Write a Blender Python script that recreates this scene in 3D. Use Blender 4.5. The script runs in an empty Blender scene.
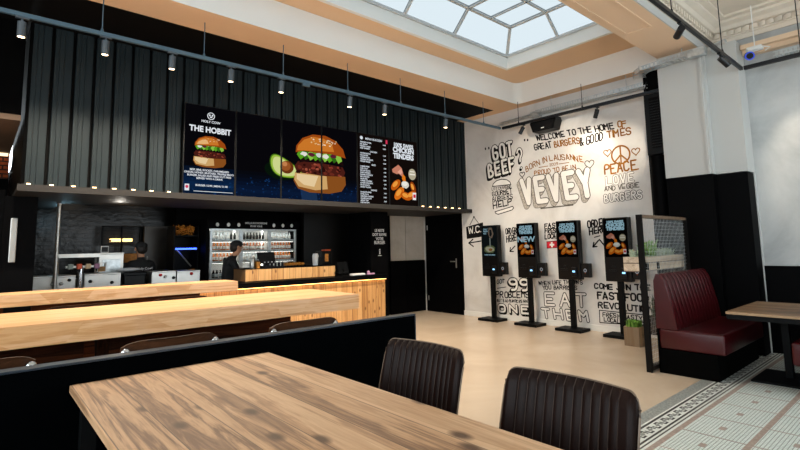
import bpy, bmesh, math, random
from mathutils import Vector, Matrix
random.seed(7)
PI = math.pi
scene = bpy.context.scene
col = scene.collection

# ------------------------------------------------------------------ camera
F_PX, CY = 482.544, 194.928
YAW, PIT, ROL = 0.853, 0.109, -0.0196
EYE = Vector((0, 0, 1.36))
fw = Vector((math.cos(YAW)*math.cos(PIT), math.sin(YAW)*math.cos(PIT), math.sin(PIT)))
rt = Vector((math.sin(YAW), -math.cos(YAW), 0))
up = rt.cross(fw)
R2 = rt*math.cos(ROL) + up*math.sin(ROL)
U2 = -rt*math.sin(ROL) + up*math.cos(ROL)
def at(px, py, X=None, Y=None, Z=None):
    d = R2*((px-400)/F_PX) - U2*((py-CY)/F_PX) + fw
    if X is not None: t = (X-EYE.x)/d.x
    elif Y is not None: t = (Y-EYE.y)/d.y
    else: t = (Z-EYE.z)/d.z
    return EYE + d*t
cam_d = bpy.data.cameras.new('camera'); cam = bpy.data.objects.new('camera', cam_d); col.objects.link(cam)
cam_d.sensor_width = 36; cam_d.lens = F_PX*36/800; cam_d.shift_y = -(225-CY)/800
cam_d.clip_start = 0.02; cam_d.clip_end = 100
M = Matrix(((R2.x, U2.x, -fw.x, EYE.x), (R2.y, U2.y, -fw.y, EYE.y), (R2.z, U2.z, -fw.z, EYE.z), (0, 0, 0, 1)))
cam.matrix_world = M
scene.camera = cam

# ------------------------------------------------------------------ materials
def lin(h):
    if isinstance(h, tuple): return (*h[:3], 1)
    h = h.lstrip('#'); o = []
    for i in (0, 2, 4):
        c = int(h[i:i+2], 16)/255
        o.append(c/12.92 if c <= .04045 else ((c+.055)/1.055)**2.4)
    return (*o, 1)
def new_mat(name):
    m = bpy.data.materials.new(name); m.use_nodes = True
    nt = m.node_tree; b = nt.nodes['Principled BSDF']
    return m, nt, b
def N(nt, t, **kw):
    n = nt.nodes.new(t)
    for k, v in kw.items():
        if k.startswith('i_'): n.inputs[k[2:].replace('_', ' ')].default_value = v
        else: setattr(n, k, v)
    return n
def ramp(nt, stops):
    r = nt.nodes.new('ShaderNodeValToRGB'); e = r.color_ramp.elements
    while len(e) < len(stops): e.new(.5)
    for i, (p, c) in enumerate(stops): e[i].position = p; e[i].color = lin(c)
    return r
def plain(name, c, rough=.5, metal=0, spec=.5, vary=.12, scale=6, bump=0, bscale=60, coat=0, trans=0):
    m, nt, b = new_mat(name); L = nt.links
    tc = N(nt, 'ShaderNodeTexCoord'); no = N(nt, 'ShaderNodeTexNoise', i_Scale=scale, i_Detail=5)
    L.new(tc.outputs['Object'], no.inputs['Vector'])
    a = lin(c); lo = tuple(x*(1-vary) for x in a[:3]); hi = tuple(min(1, x*(1+vary)) for x in a[:3])
    r = ramp(nt, [(.3, lo), (.7, hi)]); L.new(no.outputs['Fac'], r.inputs['Fac'])
    L.new(r.outputs['Color'], b.inputs['Base Color'])
    b.inputs['Roughness'].default_value = rough; b.inputs['Metallic'].default_value = metal
    b.inputs['Specular IOR Level'].default_value = spec; b.inputs['Coat Weight'].default_value = coat
    if bump:
        n2 = N(nt, 'ShaderNodeTexNoise', i_Scale=bscale, i_Detail=6); L.new(tc.outputs['Object'], n2.inputs['Vector'])
        bp = N(nt, 'ShaderNodeBump', i_Strength=bump, i_Distance=.01); L.new(n2.outputs['Fac'], bp.inputs['Height'])
        L.new(bp.outputs['Normal'], b.inputs['Normal'])
    return m
_em = {}
def emit(c, s=1.0):
    k = (c, s)
    if k in _em: return _em[k]
    m = bpy.data.materials.new('glow_'+str(c).strip('#')); m.use_nodes = True
    nt = m.node_tree; nt.nodes.clear()
    e = N(nt, 'ShaderNodeEmission'); e.inputs['Color'].default_value = lin(c); e.inputs['Strength'].default_value = s
    o = N(nt, 'ShaderNodeOutputMaterial'); nt.links.new(e.outputs[0], o.inputs[0])
    _em[k] = m
    return m
def wood(name, c_dark, c_mid, c_light, axis='X', plank=.14, across='Y', rough=.45, gscale=1.0, knots=.5, gap='#3a2616', gapw=.012, vary=.35, kscale=2.6):
    """planks running along `axis`, side by side along `across`"""
    m, nt, b = new_mat(name); L = nt.links
    tc = N(nt, 'ShaderNodeTexCoord'); sp = N(nt, 'ShaderNodeSeparateXYZ'); L.new(tc.outputs['Object'], sp.inputs[0])
    def mth(op, a, v=None):
        n = N(nt, 'ShaderNodeMath', operation=op)
        if isinstance(a, (int, float)): n.inputs[0].default_value = a
        else: L.new(a, n.inputs[0])
        if v is not None:
            if isinstance(v, (int, float)): n.inputs[1].default_value = v
            else: L.new(v, n.inputs[1])
        return n.outputs[0]
    pa = mth('DIVIDE', sp.outputs[across], plank); idx = mth('FLOOR', pa); fr = mth('FRACT', pa)
    wn = N(nt, 'ShaderNodeTexWhiteNoise', noise_dimensions='1D'); L.new(idx, wn.inputs['W'])
    off = mth('MULTIPLY', wn.outputs['Value'], 17.3)
    third = [a for a in 'XYZ' if a not in (axis, across)][0]
    cb = N(nt, 'ShaderNodeCombineXYZ')
    L.new(mth('ADD', mth('MULTIPLY', sp.outputs[axis], .38*gscale), off), cb.inputs[0])
    L.new(mth('MULTIPLY', sp.outputs[across], 7*gscale), cb.inputs[1])
    L.new(mth('MULTIPLY', sp.outputs[third], 7*gscale), cb.inputs[2])
    wv = N(nt, 'ShaderNodeTexNoise', i_Scale=1.3, i_Detail=8, i_Roughness=.62, i_Distortion=1.2); L.new(cb.outputs[0], wv.inputs['Vector'])
    ring = N(nt, 'ShaderNodeMath', operation='SINE'); L.new(mth('MULTIPLY', wv.outputs['Fac'], 38), ring.inputs[0])
    rf = mth('ADD', mth('MULTIPLY', ring.outputs[0], .085), wv.outputs['Fac'])
    fine = N(nt, 'ShaderNodeTexNoise', i_Scale=9, i_Detail=4)
    c2 = N(nt, 'ShaderNodeCombineXYZ')
    L.new(mth('MULTIPLY', sp.outputs[axis], .6), c2.inputs[0]); L.new(mth('MULTIPLY', sp.outputs[across], 9), c2.inputs[1]); L.new(mth('MULTIPLY', sp.outputs[third], 9), c2.inputs[2])
    L.new(c2.outputs[0], fine.inputs['Vector'])
    rf = mth('ADD', rf, mth('MULTIPLY', mth('SUBTRACT', fine.outputs['Fac'], .5), .35))
    rf = mth('ADD', rf, mth('MULTIPLY', mth('SUBTRACT', wn.outputs['Value'], .5), vary))
    r = ramp(nt, [(.22, c_dark), (.46, c_mid), (.75, c_light)]); L.new(rf, r.inputs['Fac'])
    cl = r.outputs['Color']
    if knots:
        vo = N(nt, 'ShaderNodeTexVoronoi', i_Scale=kscale, voronoi_dimensions='2D'); c3 = N(nt, 'ShaderNodeCombineXYZ')
        L.new(mth('ADD', sp.outputs[axis], off), c3.inputs[0]); L.new(mth('MULTIPLY', sp.outputs[across], 1.8), c3.inputs[1]); L.new(mth('MULTIPLY', sp.outputs[third], .3), c3.inputs[2])
        L.new(c3.outputs[0], vo.inputs['Vector'])
        kr = ramp(nt, [(.035, (1, 1, 1)), (.10, (0, 0, 0))]); L.new(vo.outputs['Distance'], kr.inputs['Fac'])
        mx = N(nt, 'ShaderNodeMix', data_type='RGBA'); L.new(mth('MULTIPLY', kr.outputs['Color'], knots), mx.inputs[0]); L.new(cl, mx.inputs[6]); mx.inputs[7].default_value = lin(c_dark)
        mx2 = N(nt, 'ShaderNodeMix', data_type='RGBA', blend_type='MULTIPLY'); L.new(mth('MULTIPLY', kr.outputs['Color'], knots), mx2.inputs[0]); L.new(mx.outputs[2], mx2.inputs[6]); mx2.inputs[7].default_value = (.35, .3, .27, 1)
        cl = mx2.outputs[2]
    if gap:
        g1 = mth('LESS_THAN', fr, gapw/plank); mg = N(nt, 'ShaderNodeMix', data_type='RGBA'); L.new(mth('MULTIPLY', g1, .8), mg.inputs[0]); L.new(cl, mg.inputs[6]); mg.inputs[7].default_value = lin(gap); cl = mg.outputs[2]
    L.new(cl, b.inputs['Base Color']); b.inputs['Roughness'].default_value = rough
    bp = N(nt, 'ShaderNodeBump', i_Strength=.25, i_Distance=.004); L.new(rf, bp.inputs['Height']); L.new(bp.outputs['Normal'], b.inputs['Normal'])
    return m
def brick(name, c1, c2, mortar, w, h, msize=.006, rough=.3, axes=('X', 'Z'), bump=.5, offset=.5, coat=0):
    m, nt, b = new_mat(name); L = nt.links
    tc = N(nt, 'ShaderNodeTexCoord'); sp = N(nt, 'ShaderNodeSeparateXYZ'); cb = N(nt, 'ShaderNodeCombineXYZ')
    L.new(tc.outputs['Object'], sp.inputs[0]); L.new(sp.outputs[axes[0]], cb.inputs[0]); L.new(sp.outputs[axes[1]], cb.inputs[1])
    br = N(nt, 'ShaderNodeTexBrick', offset=offset); br.inputs['Scale'].default_value = 1; br.inputs['Brick Width'].default_value = w; br.inputs['Row Height'].default_value = h
    br.inputs['Mortar Size'].default_value = msize; br.inputs['Color1'].default_value = lin(c1); br.inputs['Color2'].default_value = lin(c2); br.inputs['Mortar'].default_value = lin(mortar)
    L.new(cb.outputs[0], br.inputs['Vector']); L.new(br.outputs['Color'], b.inputs['Base Color'])
    b.inputs['Roughness'].default_value = rough; b.inputs['Coat Weight'].default_value = coat; b.inputs['Specular IOR Level'].default_value = .3
    no = N(nt, 'ShaderNodeTexNoise', i_Scale=9, i_Detail=4); L.new(tc.outputs['Object'], no.inputs['Vector'])
    ad = N(nt, 'ShaderNodeMath', operation='SUBTRACT'); L.new(no.outputs['Fac'], ad.inputs[0]); L.new(br.outputs['Fac'], ad.inputs[1])
    bp = N(nt, 'ShaderNodeBump', i_Strength=bump, i_Distance=.02); L.new(ad.outputs[0], bp.inputs['Height']); L.new(bp.outputs['Normal'], b.inputs['Normal'])
    return m
def plaster(name, c1, c2, c3, rough=.8, scale=1.1, bump=.15):
    m, nt, b = new_mat(name); L = nt.links
    tc = N(nt, 'ShaderNodeTexCoord'); n1 = N(nt, 'ShaderNodeTexNoise', i_Scale=scale, i_Detail=9, i_Roughness=.62, i_Distortion=.6)
    L.new(tc.outputs['Object'], n1.inputs['Vector']); r = ramp(nt, [(.3, c1), (.5, c2), (.7, c3)]); L.new(n1.outputs['Fac'], r.inputs['Fac'])
    L.new(r.outputs['Color'], b.inputs['Base Color']); b.inputs['Roughness'].default_value = rough
    n2 = N(nt, 'ShaderNodeTexNoise', i_Scale=14, i_Detail=8); L.new(tc.outputs['Object'], n2.inputs['Vector'])
    bp = N(nt, 'ShaderNodeBump', i_Strength=bump, i_Distance=.02); L.new(n2.outputs['Fac'], bp.inputs['Height']); L.new(bp.outputs['Normal'], b.inputs['Normal'])
    return m
def thin_glass(name, tint, gloss=.08):
    m = bpy.data.materials.new(name); m.use_nodes = True; nt = m.node_tree; nt.nodes.clear(); L = nt.links
    t = N(nt, 'ShaderNodeBsdfTransparent'); t.inputs[0].default_value = lin(tint)
    g = N(nt, 'ShaderNodeBsdfGlossy'); g.inputs['Roughness'].default_value = .03
    lw = N(nt, 'ShaderNodeMath', operation='MULTIPLY'); fr = N(nt, 'ShaderNodeFresnel'); L.new(fr.outputs[0], lw.inputs[0]); lw.inputs[1].default_value = gloss*10
    x = N(nt, 'ShaderNodeMixShader'); L.new(lw.outputs[0], x.inputs[0]); L.new(t.outputs[0], x.inputs[1]); L.new(g.outputs[0], x.inputs[2])
    o = N(nt, 'ShaderNodeOutputMaterial'); L.new(x.outputs[0], o.inputs[0])
    return m

m_floor = plaster('polished_concrete', '#bfab95', '#cab69f', '#d3c0aa', rough=.27, scale=.8, bump=.02)
m_granite = plain('grey_granite', '#8f938f', .45, vary=.45, scale=60)
m_white_tile = plain('white_marble_strip', '#dfe4df', .35)
m_black_tile = plain('black_marble_strip', '#151414', .35)
m_pink = plain('pink_mosaic_strip', '#a5948a', .4, vary=.25, scale=40)
m_mosaic = brick('pale_mosaic', '#dbe6e1', '#e6ede9', '#8a9390', .03, .022, msize=.0025, rough=.3, axes=('X', 'Y'), bump=.15, offset=0)
m_mural = plaster('mural_plaster', '#bdbab6', '#d0cecb', '#dad8d5')
m_grey_wall = plaster('raw_grey_plaster', '#8f9192', '#abadad', '#bfc0bf', scale=.9)
m_panel = plaster('beige_concrete_panel', '#9a9288', '#ada59a', '#b7b0a6', scale=1.6)
m_ceil = plain('beige_ceiling', '#d3b18e', .8, vary=.03, scale=1)  # one even beige for the ceiling undersides
m_white = plain('white_plaster_paint', '#d9d9d5', .75, vary=.03, scale=1)
m_beam = plain('cream_beam_paint', '#dabd9f', .75, vary=.04, scale=1)
m_cornice = plain('pale_cornice_paint', '#d2c7b8', .75, vary=.04)
m_offwhite = plain('grey_white_paint', '#b6b7b5', .7, vary=.03, scale=1)
m_black = plain('black_paint', '#030303', .7, spec=.03, vary=.2, scale=2)
m_black_panel = plain('black_panel', '#020203', .6, spec=.05, vary=.2, scale=2)
m_black_steel = plain('black_steel', '#060708', .5, spec=.1, vary=.15)
m_partition = plain('blue_black_laminate', '#030405', .8, spec=.0, vary=.15)
m_part_edge = plain('slate_blue_edge', '#222b36', .35, metal=.2, vary=.1)
m_rail = plain('slate_track_paint', '#4a6270', .4, metal=.3, vary=.08)
m_dark_rail = plain('black_track_paint', '#121418', .4, metal=.3)
m_spot_grey = plain('grey_spot_paint', '#4a5258', .45, metal=.3)
m_steel = plain('brushed_steel', '#b5b3ae', .34, metal=.85, vary=.12, scale=3)
m_galv = plain('galvanised_steel', '#b9bfc1', .35, metal=.7, vary=.2, scale=20)
m_chrome = plain('polished_chrome', '#c9cccf', .15, metal=1)
m_mullion = plain('grey_mullion', '#b4b7b7', .5, vary=.05)
m_clad = plain('dark_metal_cladding', '#20282b', .42, metal=.3, spec=.2, vary=.12, scale=1.5)
m_groove = plain('black_groove', '#040303', .7, spec=.1)
m_ledge = plain('bronze_grey_ledge', '#1d1a18', .65, metal=.3, vary=.1)
m_darkwood = wood('dark_brown_wood', '#1c0d06', '#391d0f', '#4f2b17', 'X', .4, 'Z', gap=None, knots=0, rough=.75)
m_bar = wood('golden_oak_slab', '#b67c46', '#cf9e6a', '#dfb48c', 'X', 3.0, 'Y', rough=.4, gap=None, knots=.0, vary=0)
m_plank = wood('knotty_pine_planks', '#9a6c3c', '#bb8c56', '#c99d68', 'Z', .105, 'X', gap='#4a2c14', gapw=.006, knots=.85)
m_table = wood('reclaimed_pine_planks', '#72523a', '#b48c67', '#d0ab86', 'Y', .165, 'X', rough=.42, gap='#4a3524', gapw=.004, knots=.85, vary=.28, kscale=1.7, gscale=1.2)
m_table2 = wood('weathered_table_planks', '#58402e', '#8f6f50', '#a98a68', 'Y', .12, 'X', rough=.45, knots=.7)
m_grey_wood = wood('weathered_crate_wood', '#a08b74', '#c4af97', '#d8c7b1', 'X', .09, 'Z', knots=.3)
m_crate = wood('pale_crate_wood', '#c09a70', '#dcbd94', '#e8cfae', 'Z', .1, 'X', knots=.7)
m_rustwood = plain('rusted_frame_steel', '#2b221d', .5, metal=.3, vary=.4, scale=14)
m_leather = plain('dark_brown_leather', '#170b08', .42, spec=.1, vary=.25, scale=8, bump=.15, bscale=160)
m_trim = plain('worn_wood_edge', '#6a5848', .45)
m_seam = plain('tan_stitching', '#33241c', .6)
m_red = plain('oxblood_leather', '#3c070c', .3, spec=.4, vary=.18, scale=5, bump=.12, bscale=140)
m_stoolwood = wood('walnut_ply', '#2c1a0f', '#482c1a', '#5c3b25', 'X', .5, 'Z', gap=None, knots=0)
m_brick = brick('black_glazed_brick', '#030405', '#050607', '#010101', .22, .065, msize=.012, rough=.28, bump=.45)
m_red_brick = brick('orange_brick', '#b4561f', '#8d3d14', '#35180b', .2, .06, msize=.01, rough=.7, bump=.4)
m_browncl = plain('brown_ceiling_board', '#6a5340', .7, vary=.05)
m_leaf = plain('fern_green', '#6b9636', .55, vary=.4, scale=20)
m_leaf2 = plain('pale_sage_leaf', '#a9b59a', .6, vary=.3, scale=20)
m_leaf3 = plain('dark_leaf', '#2c4020', .55, vary=.4, scale=20)
m_soil = plain('brown_soil', '#2a1c12', .9)
m_skin = plain('skin', '#b5805f', .55)
m_shirt = plain('black_cotton', '#0d0d0f', .8)
m_hair = plain('dark_hair', '#1a120d', .6)
m_white_cloth = plain('grey_apron_cloth', '#b9b9bb', .8)
m_paint_black = plain('black_mural_paint', '#141212', .8, spec=.1, vary=.3, scale=8)
m_paint_glint = plain('ochre_spot_glint', '#86571f', .8, spec=.1, vary=.3, scale=8)  # spotlight glint on black lettering, put into the colour as ochre
m_paint_grey = plain('grey_mural_paint', '#5a5650', .8, spec=.1, vary=.3, scale=12)
m_paint_white = plain('white_mural_paint', '#dedcd8', .6, vary=.05)
m_flag = plain('red_mural_paint', '#c01028', .5)
m_sky_glass = thin_glass('skylight_glass', (.143, .149, .152), .0)
m_fridge_glass = thin_glass('fridge_door_glass', (.93, .95, .95), .03)
m_plastic = plain('black_plastic', '#040405', .4, spec=.2)
m_plastic2 = plain('charcoal_plastic', '#0b0c0e', .42, spec=.2)
m_white_pl = plain('white_plastic', '#d8d8d6', .4)
m_bread = plain('bread_crust', '#c07a26', .6, vary=.3, scale=25)

m_darkwood.node_tree.nodes['Principled BSDF'].inputs['Specular IOR Level'].default_value = .05
m_stoolwood.node_tree.nodes['Principled BSDF'].inputs['Specular IOR Level'].default_value = .25
# ------------------------------------------------------------------ mesh builder
class MB:
    def __init__(s): s.v = []; s.f = []; s.m = []; s.cur = 0
    def add(s, vs, fs):
        b = len(s.v); s.v += [tuple(v) for v in vs]; s.f += [tuple(i+b for i in f) for f in fs]; s.m += [s.cur]*len(fs); return s
    def mat(s, i): s.cur = i; return s
    def box(s, x0, y0, z0, x1, y1, z1):
        return s.add([(x, y, z) for z in (z0, z1) for y in (y0, y1) for x in (x0, x1)],
                     [(0, 2, 3, 1), (4, 5, 7, 6), (0, 1, 5, 4), (2, 6, 7, 3), (0, 4, 6, 2), (1, 3, 7, 5)])
    def rbox(s, x0, y0, z0, x1, y1, z1, r=.01, seg=2):
        bm = bmesh.new(); bmesh.ops.create_cube(bm, size=1)
        for v in bm.verts: v.co = Vector(((x0+x1)/2+v.co.x*(x1-x0), (y0+y1)/2+v.co.y*(y1-y0), (z0+z1)/2+v.co.z*(z1-z0)))
        bmesh.ops.bevel(bm, geom=bm.edges[:], offset=min(r, .49*min(abs(x1-x0), abs(y1-y0), abs(z1-z0))), segments=seg, profile=.5, affect='EDGES')
        return s.bm(bm)
    def bm(s, bm):
        bm.verts.ensure_lookup_table(); bm.verts.index_update()
        s.add([v.co for v in bm.verts], [[v.index for v in f.verts] for f in bm.faces]); bm.free(); return s
    def tube(s, pts, r, n=8, r2=None, cap=True):
        pts = [Vector(p) for p in pts]; rings = []
        L = len(pts)
        for i, p in enumerate(pts):
            d = (pts[min(i+1, L-1)]-pts[max(i-1, 0)]).normalized()
            a = Vector((0, 0, 1)) if abs(d.z) < .9 else Vector((1, 0, 0))
            e1 = d.cross(a).normalized(); e2 = d.cross(e1)
            rr = r if r2 is None else r+(r2-r)*i/max(1, L-1)
            rings.append([p+(e1*math.cos(2*PI*k/n)+e2*math.sin(2*PI*k/n))*rr for k in range(n)])
        vs = [v for R in rings for v in R]; fs = []
        for i in range(L-1):
            for k in range(n): fs.append((i*n+k, i*n+(k+1) % n, (i+1)*n+(k+1) % n, (i+1)*n+k))
        if cap: fs += [tuple(range(n-1, -1, -1)), tuple((L-1)*n+k for k in range(n))]
        return s.add(vs, fs)
    def lathe(s, prof, cx=0, cy=0, n=14, mats=None):
        vs = []; 
        for r, z in prof: vs += [(cx+r*math.cos(2*PI*k/n), cy+r*math.sin(2*PI*k/n), z) for k in range(n)]
        b = len(s.v); s.v += vs
        for i in range(len(prof)-1):
            for k in range(n):
                s.f.append(tuple(b+q for q in (i*n+k, i*n+(k+1) % n, (i+1)*n+(k+1) % n, (i+1)*n+k))); s.m.append(mats[i] if mats else s.cur)
        s.f.append(tuple(b+k for k in range(n-1, -1, -1))); s.m.append(mats[0] if mats else s.cur)
        s.f.append(tuple(b+(len(prof)-1)*n+k for k in range(n))); s.m.append(mats[-1] if mats else s.cur)
        return s
    def prism(s, poly, z0, z1):
        n = len(poly)
        return s.add([(x, y, z0) for x, y in poly]+[(x, y, z1) for x, y in poly],
                     [tuple(range(n-1, -1, -1)), tuple(range(n, 2*n))]+[(i, (i+1) % n, n+(i+1) % n, n+i) for i in range(n)])
    def extr(s, poly, axis, a0, a1):
        """poly in the two other axes (in xyz order), extruded along axis"""
        n = len(poly)
        def mk(p, a): return {'X': (a, p[0], p[1]), 'Y': (p[0], a, p[1]), 'Z': (p[0], p[1], a)}[axis]
        return s.add([mk(p, a0) for p in poly]+[mk(p, a1) for p in poly],
                     [tuple(range(n-1, -1, -1)), tuple(range(n, 2*n))]+[(i, (i+1) % n, n+(i+1) % n, n+i) for i in range(n)])
    def sphere(s, c, r, n=10, sc=(1, 1, 1)):
        bm = bmesh.new(); bmesh.ops.create_uvsphere(bm, u_segments=n, v_segments=max(5, n//2+1), radius=r)
        for v in bm.verts: v.co = Vector((c[0]+v.co.x*sc[0], c[1]+v.co.y*sc[1], c[2]+v.co.z*sc[2]))
        return s.bm(bm)
    def build(s, name, mats, parent=None, smooth=False, loc=None):
        me = bpy.data.meshes.new(name); me.from_pydata(s.v, [], s.f)
        if not isinstance(mats, (list, tuple)): mats = [mats]
        for m in mats: me.materials.append(m)
        me.polygons.foreach_set('material_index', s.m)
        bm = bmesh.new(); bm.from_mesh(me); bmesh.ops.recalc_face_normals(bm, faces=bm.faces[:]); bm.to_mesh(me); bm.free()
        if smooth:
            me.polygons.foreach_set('use_smooth', [True]*len(me.polygons))
            try: me.set_sharp_from_angle(angle=math.radians(40))
            except Exception: pass
        o = bpy.data.objects.new(name, me); col.objects.link(o)
        if parent: o.parent = parent
        if loc: o.location = loc
        return o
def empty(name, label=None, cat=None, loc=(0, 0, 0), rz=0, group=None):
    o = bpy.data.objects.new(name, None); o.empty_display_size = .1; col.objects.link(o); o.location = loc; o.rotation_euler = (0, 0, rz)
    return tag(o, label, cat, group)
def tag(o, label=None, cat=None, group=None, kind=None):
    if label: o['label'] = label
    if cat: o['category'] = cat
    if group: o['group'] = group
    if kind: o['kind'] = kind
    return o
def struct(o): o['kind'] = 'structure'; return o
def kids(o): return [c for c in bpy.data.objects if c.parent == o]
def dup(o, loc=None, rz=None, label=None, parent=None):
    c = o.copy(); col.objects.link(c)
    if parent: c.parent = parent
    for k in kids(o): dup(k, parent=c)
    if loc is not None: c.location = loc
    if rz is not None: c.rotation_euler = (0, 0, rz)
    if label: c['label'] = label
    return c
def font_mesh(text, size, align='LEFT', bold=0, spacing=1.0):
    cu = bpy.data.curves.new('t', 'FONT'); cu.body = text; cu.size = size; cu.align_x = align; cu.offset = bold; cu.space_line = spacing; cu.resolution_u = 3
    o = bpy.data.objects.new('t', cu); col.objects.link(o)
    dg = bpy.context.evaluated_depsgraph_get(); dg.update()
    me = bpy.data.meshes.new_from_object(o.evaluated_get(dg))
    vs = [tuple(v.co[:2]) for v in me.vertices]; fs = [tuple(p.vertices) for p in me.polygons]
    bpy.data.objects.remove(o); bpy.data.curves.remove(cu); bpy.data.meshes.remove(me)
    return vs, fs

# flat drawing on a plane: origin, right, up, outward normal
class Plane:
    def __init__(s, o, u, v, n): s.o = Vector(o); s.u = Vector(u); s.v = Vector(v); s.n = Vector(n)
    def p(s, a, b, d=0): return s.o+s.u*a+s.v*b+s.n*d
class Draw:
    def __init__(s, plane): s.pl = plane; s.mb = MB(); s.mats = []
    def use(s, m):
        if m not in s.mats: s.mats.append(m)
        s.mb.cur = s.mats.index(m); return s
    k = 0
    def poly(s, pts, d):
        s.k += 1; d += (s.k % 29)*1.2e-5      # paint layers never share a plane
        s.mb.add([s.pl.p(a, b, d) for a, b in pts], [tuple(range(len(pts)))]); return s
    def disc(s, c, rx, ry, d, n=18, a0=0, a1=2*PI):
        return s.poly([(c[0]+rx*math.cos(a0+(a1-a0)*k/n), c[1]+ry*math.sin(a0+(a1-a0)*k/n)) for k in range(n if abs(a1-a0-2*PI) < 1e-6 else n+1)], d)
    def rect(s, a0, b0, a1, b1, d): return s.poly([(a0, b0), (a1, b0), (a1, b1), (a0, b1)], d)
    def stroke(s, pts, w, d):
        h = w/2
        for i, (a, b) in enumerate(pts):
            s.disc((a, b), h, h, d, n=10)
            if i+1 < len(pts):
                c, e = pts[i+1]; L = math.hypot(c-a, e-b)
                if L < 1e-6: continue
                nx, ny = -(e-b)/L*h, (c-a)/L*h
                s.poly([(a+nx, b+ny), (c+nx, e+ny), (c-nx, e-ny), (a-nx, b-ny)], d)
        return s
    def text(s, t, a, b, size, d, align='LEFT', bold=0, sx=1, ang=0):
        vs, fs = font_mesh(t, size, align, bold); ca, sa = math.cos(ang), math.sin(ang)
        s.mb.add([s.pl.p(a+x*sx*ca-y*sa, b+x*sx*sa+y*ca, d) for x, y in vs], fs); return s
    def build(s, name, parent=None): return s.mb.build(name, s.mats, parent)

# hand-lettering strokes on a 4 x 6 grid
GL = {'A': '00 26 40|12 32', 'B': '00 06 26 35 34 23 03|23 42 41 30 00', 'C': '45 36 16 05 01 10 30 41', 'D': '00 06 26 44 42 20 00', 'E': '46 06 00 40|03 33',
 'F': '46 06 00|03 33', 'G': '45 36 16 05 01 10 30 41 43 23', 'H': '06 00|46 40|03 43', 'I': '00 06', 'J': '36 31 20 10 01', 'K': '06 00|46 02|13 40', 'L': '06 00 40',
 'M': '00 06 23 46 40', 'N': '00 06 40 46', 'O': '26 16 05 01 10 30 41 45 36 26', 'P': '00 06 36 45 44 33 03', 'Q': '16 05 01 10 30 41 45 36 16|22 40', 'R': '00 06 36 45 44 33 03|23 40',
 'S': '45 36 16 05 04 13 33 42 41 30 10 01', 'T': '06 46|26 20', 'U': '06 01 10 30 41 46', 'V': '06 20 46', 'W': '06 10 25 40 56', 'X': '06 40|00 46', 'Y': '06 23 46|23 20', 'Z': '06 46 00 40',
 '9': '44 33 13 04 05 16 36 45 42 30 10', '0': '16 05 01 10 30 41 45 36 16', '2': '05 16 36 45 44 00 40', '&': '40 04 05 16 25 24 01 10 20 42', '?': '05 16 36 45 44 23 22|20 20', '!': '16 12|10 10', "'": '06 05',
 '"': '06 05|16 15', '.': '00 00', ',': '01 00', '-': '03 33'}
ROUND = set('BCDGJOPQRSU9&?02')
def glyphs(text, gap=1.6):
    out = []; x = 0
    for ch in text:
        if ch == ' ': x += 3; continue
        pl = [[(int(q[0]), int(q[1])) for q in st.split()] for st in GL[ch].split('|')]
        w = max(p[0] for st in pl for p in st)
        for st in pl:
            if ch in ROUND and len(st) > 3:
                for _ in range(2):
                    n = [st[0]]
                    for (a, b), (c, d) in zip(st, st[1:]): n += [(a*.75+c*.25, b*.75+d*.25), (a*.25+c*.75, b*.25+d*.75)]
                    st = n+[st[-1]]
            out.append([(x+a, b) for a, b in st])
        x += w+gap
    W = x-gap
    return [[(a/W, b/6) for a, b in st] for st in out]
def letter_lines(text, BL, BR, TL, bulge=0, wob=.0, gap=1.6):
    """lettering fitted to a parallelogram given by three plane points"""
    rs = random.Random(len(text)); res = []
    for st in glyphs(text, gap):
        w = [(rs.uniform(-wob, wob), rs.uniform(-wob, wob))]*len(st)
        res.append([(BL[0]+(BR[0]-BL[0])*(a)+(TL[0]-BL[0])*b+q[0], BL[1]+(BR[1]-BL[1])*a+(TL[1]-BL[1])*b+bulge*4*a*(1-a)+q[1]) for (a, b), q in zip(st, w)])
    return res

# ================================================================== THE SETTING
XM, YB, ZC = 7.43, 7.75, 3.9
# floor
f = MB()
f.mat(0).box(-2.6, 1.80, -.1, 7.6, 10.2, 0)
f.mat(1).box(-2.6, 1.69, -.1, 7.6, 1.80, 0)
for y0, y1, k in ((1.675, 1.69, 2), (1.655, 1.675, 3), (1.64, 1.655, 2), (1.57, 1.64, 2), (1.555, 1.57, 2), (1.538, 1.555, 3), (1.522, 1.538, 2), (1.51, 1.522, 3), (1.49, 1.51, 2), (1.45, 1.49, 4)):
    f.mat(k).box(-2.6, y0, -.1, 7.6, y1, 0)
f.mat(5).box(-2.6, -3.7, -.1, 7.6, 1.45, 0)
x = 1.0
while x < 7.4:     # chain border: black links round grey lozenges
    f.mat(3).box(x, 1.57, 0, x+.05, 1.585, .0012).box(x+.065, 1.625, 0, x+.115, 1.64, .0012)
    f.mat(3).box(x, 1.57, 0, x+.014, 1.622, .0012).box(x+.101, 1.588, 0, x+.115, 1.64, .0012)
    f.mat(1).add([(x+.022, 1.60, .0014), (x+.058, 1.586, .0014), (x+.094, 1.61, .0014), (x+.058, 1.625, .0014)], [(0, 1, 2, 3)])
    x += .13
for k in range(-8, 10):
    xx = 3.54+.43*k
    if xx < 7.4: f.mat(4).box(xx-.006, -3.6, 0, xx+.006, 1.45, .0008)
    for j in range(3):
        f.mat(4).box(xx+.215-.035, 1.255-.43*j-.02, 0, xx+.215+.035, 1.255-.43*j+.02, .0008)
for j in range(1, 6): f.mat(4).box(-2.5, 1.47-.43*j-.02, 0, 7.4, 1.47-.43*j+.02, .0009)
struct(f.build('floor', [m_floor, m_granite, m_white_tile, m_black_tile, m_pink, m_mosaic]))

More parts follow.
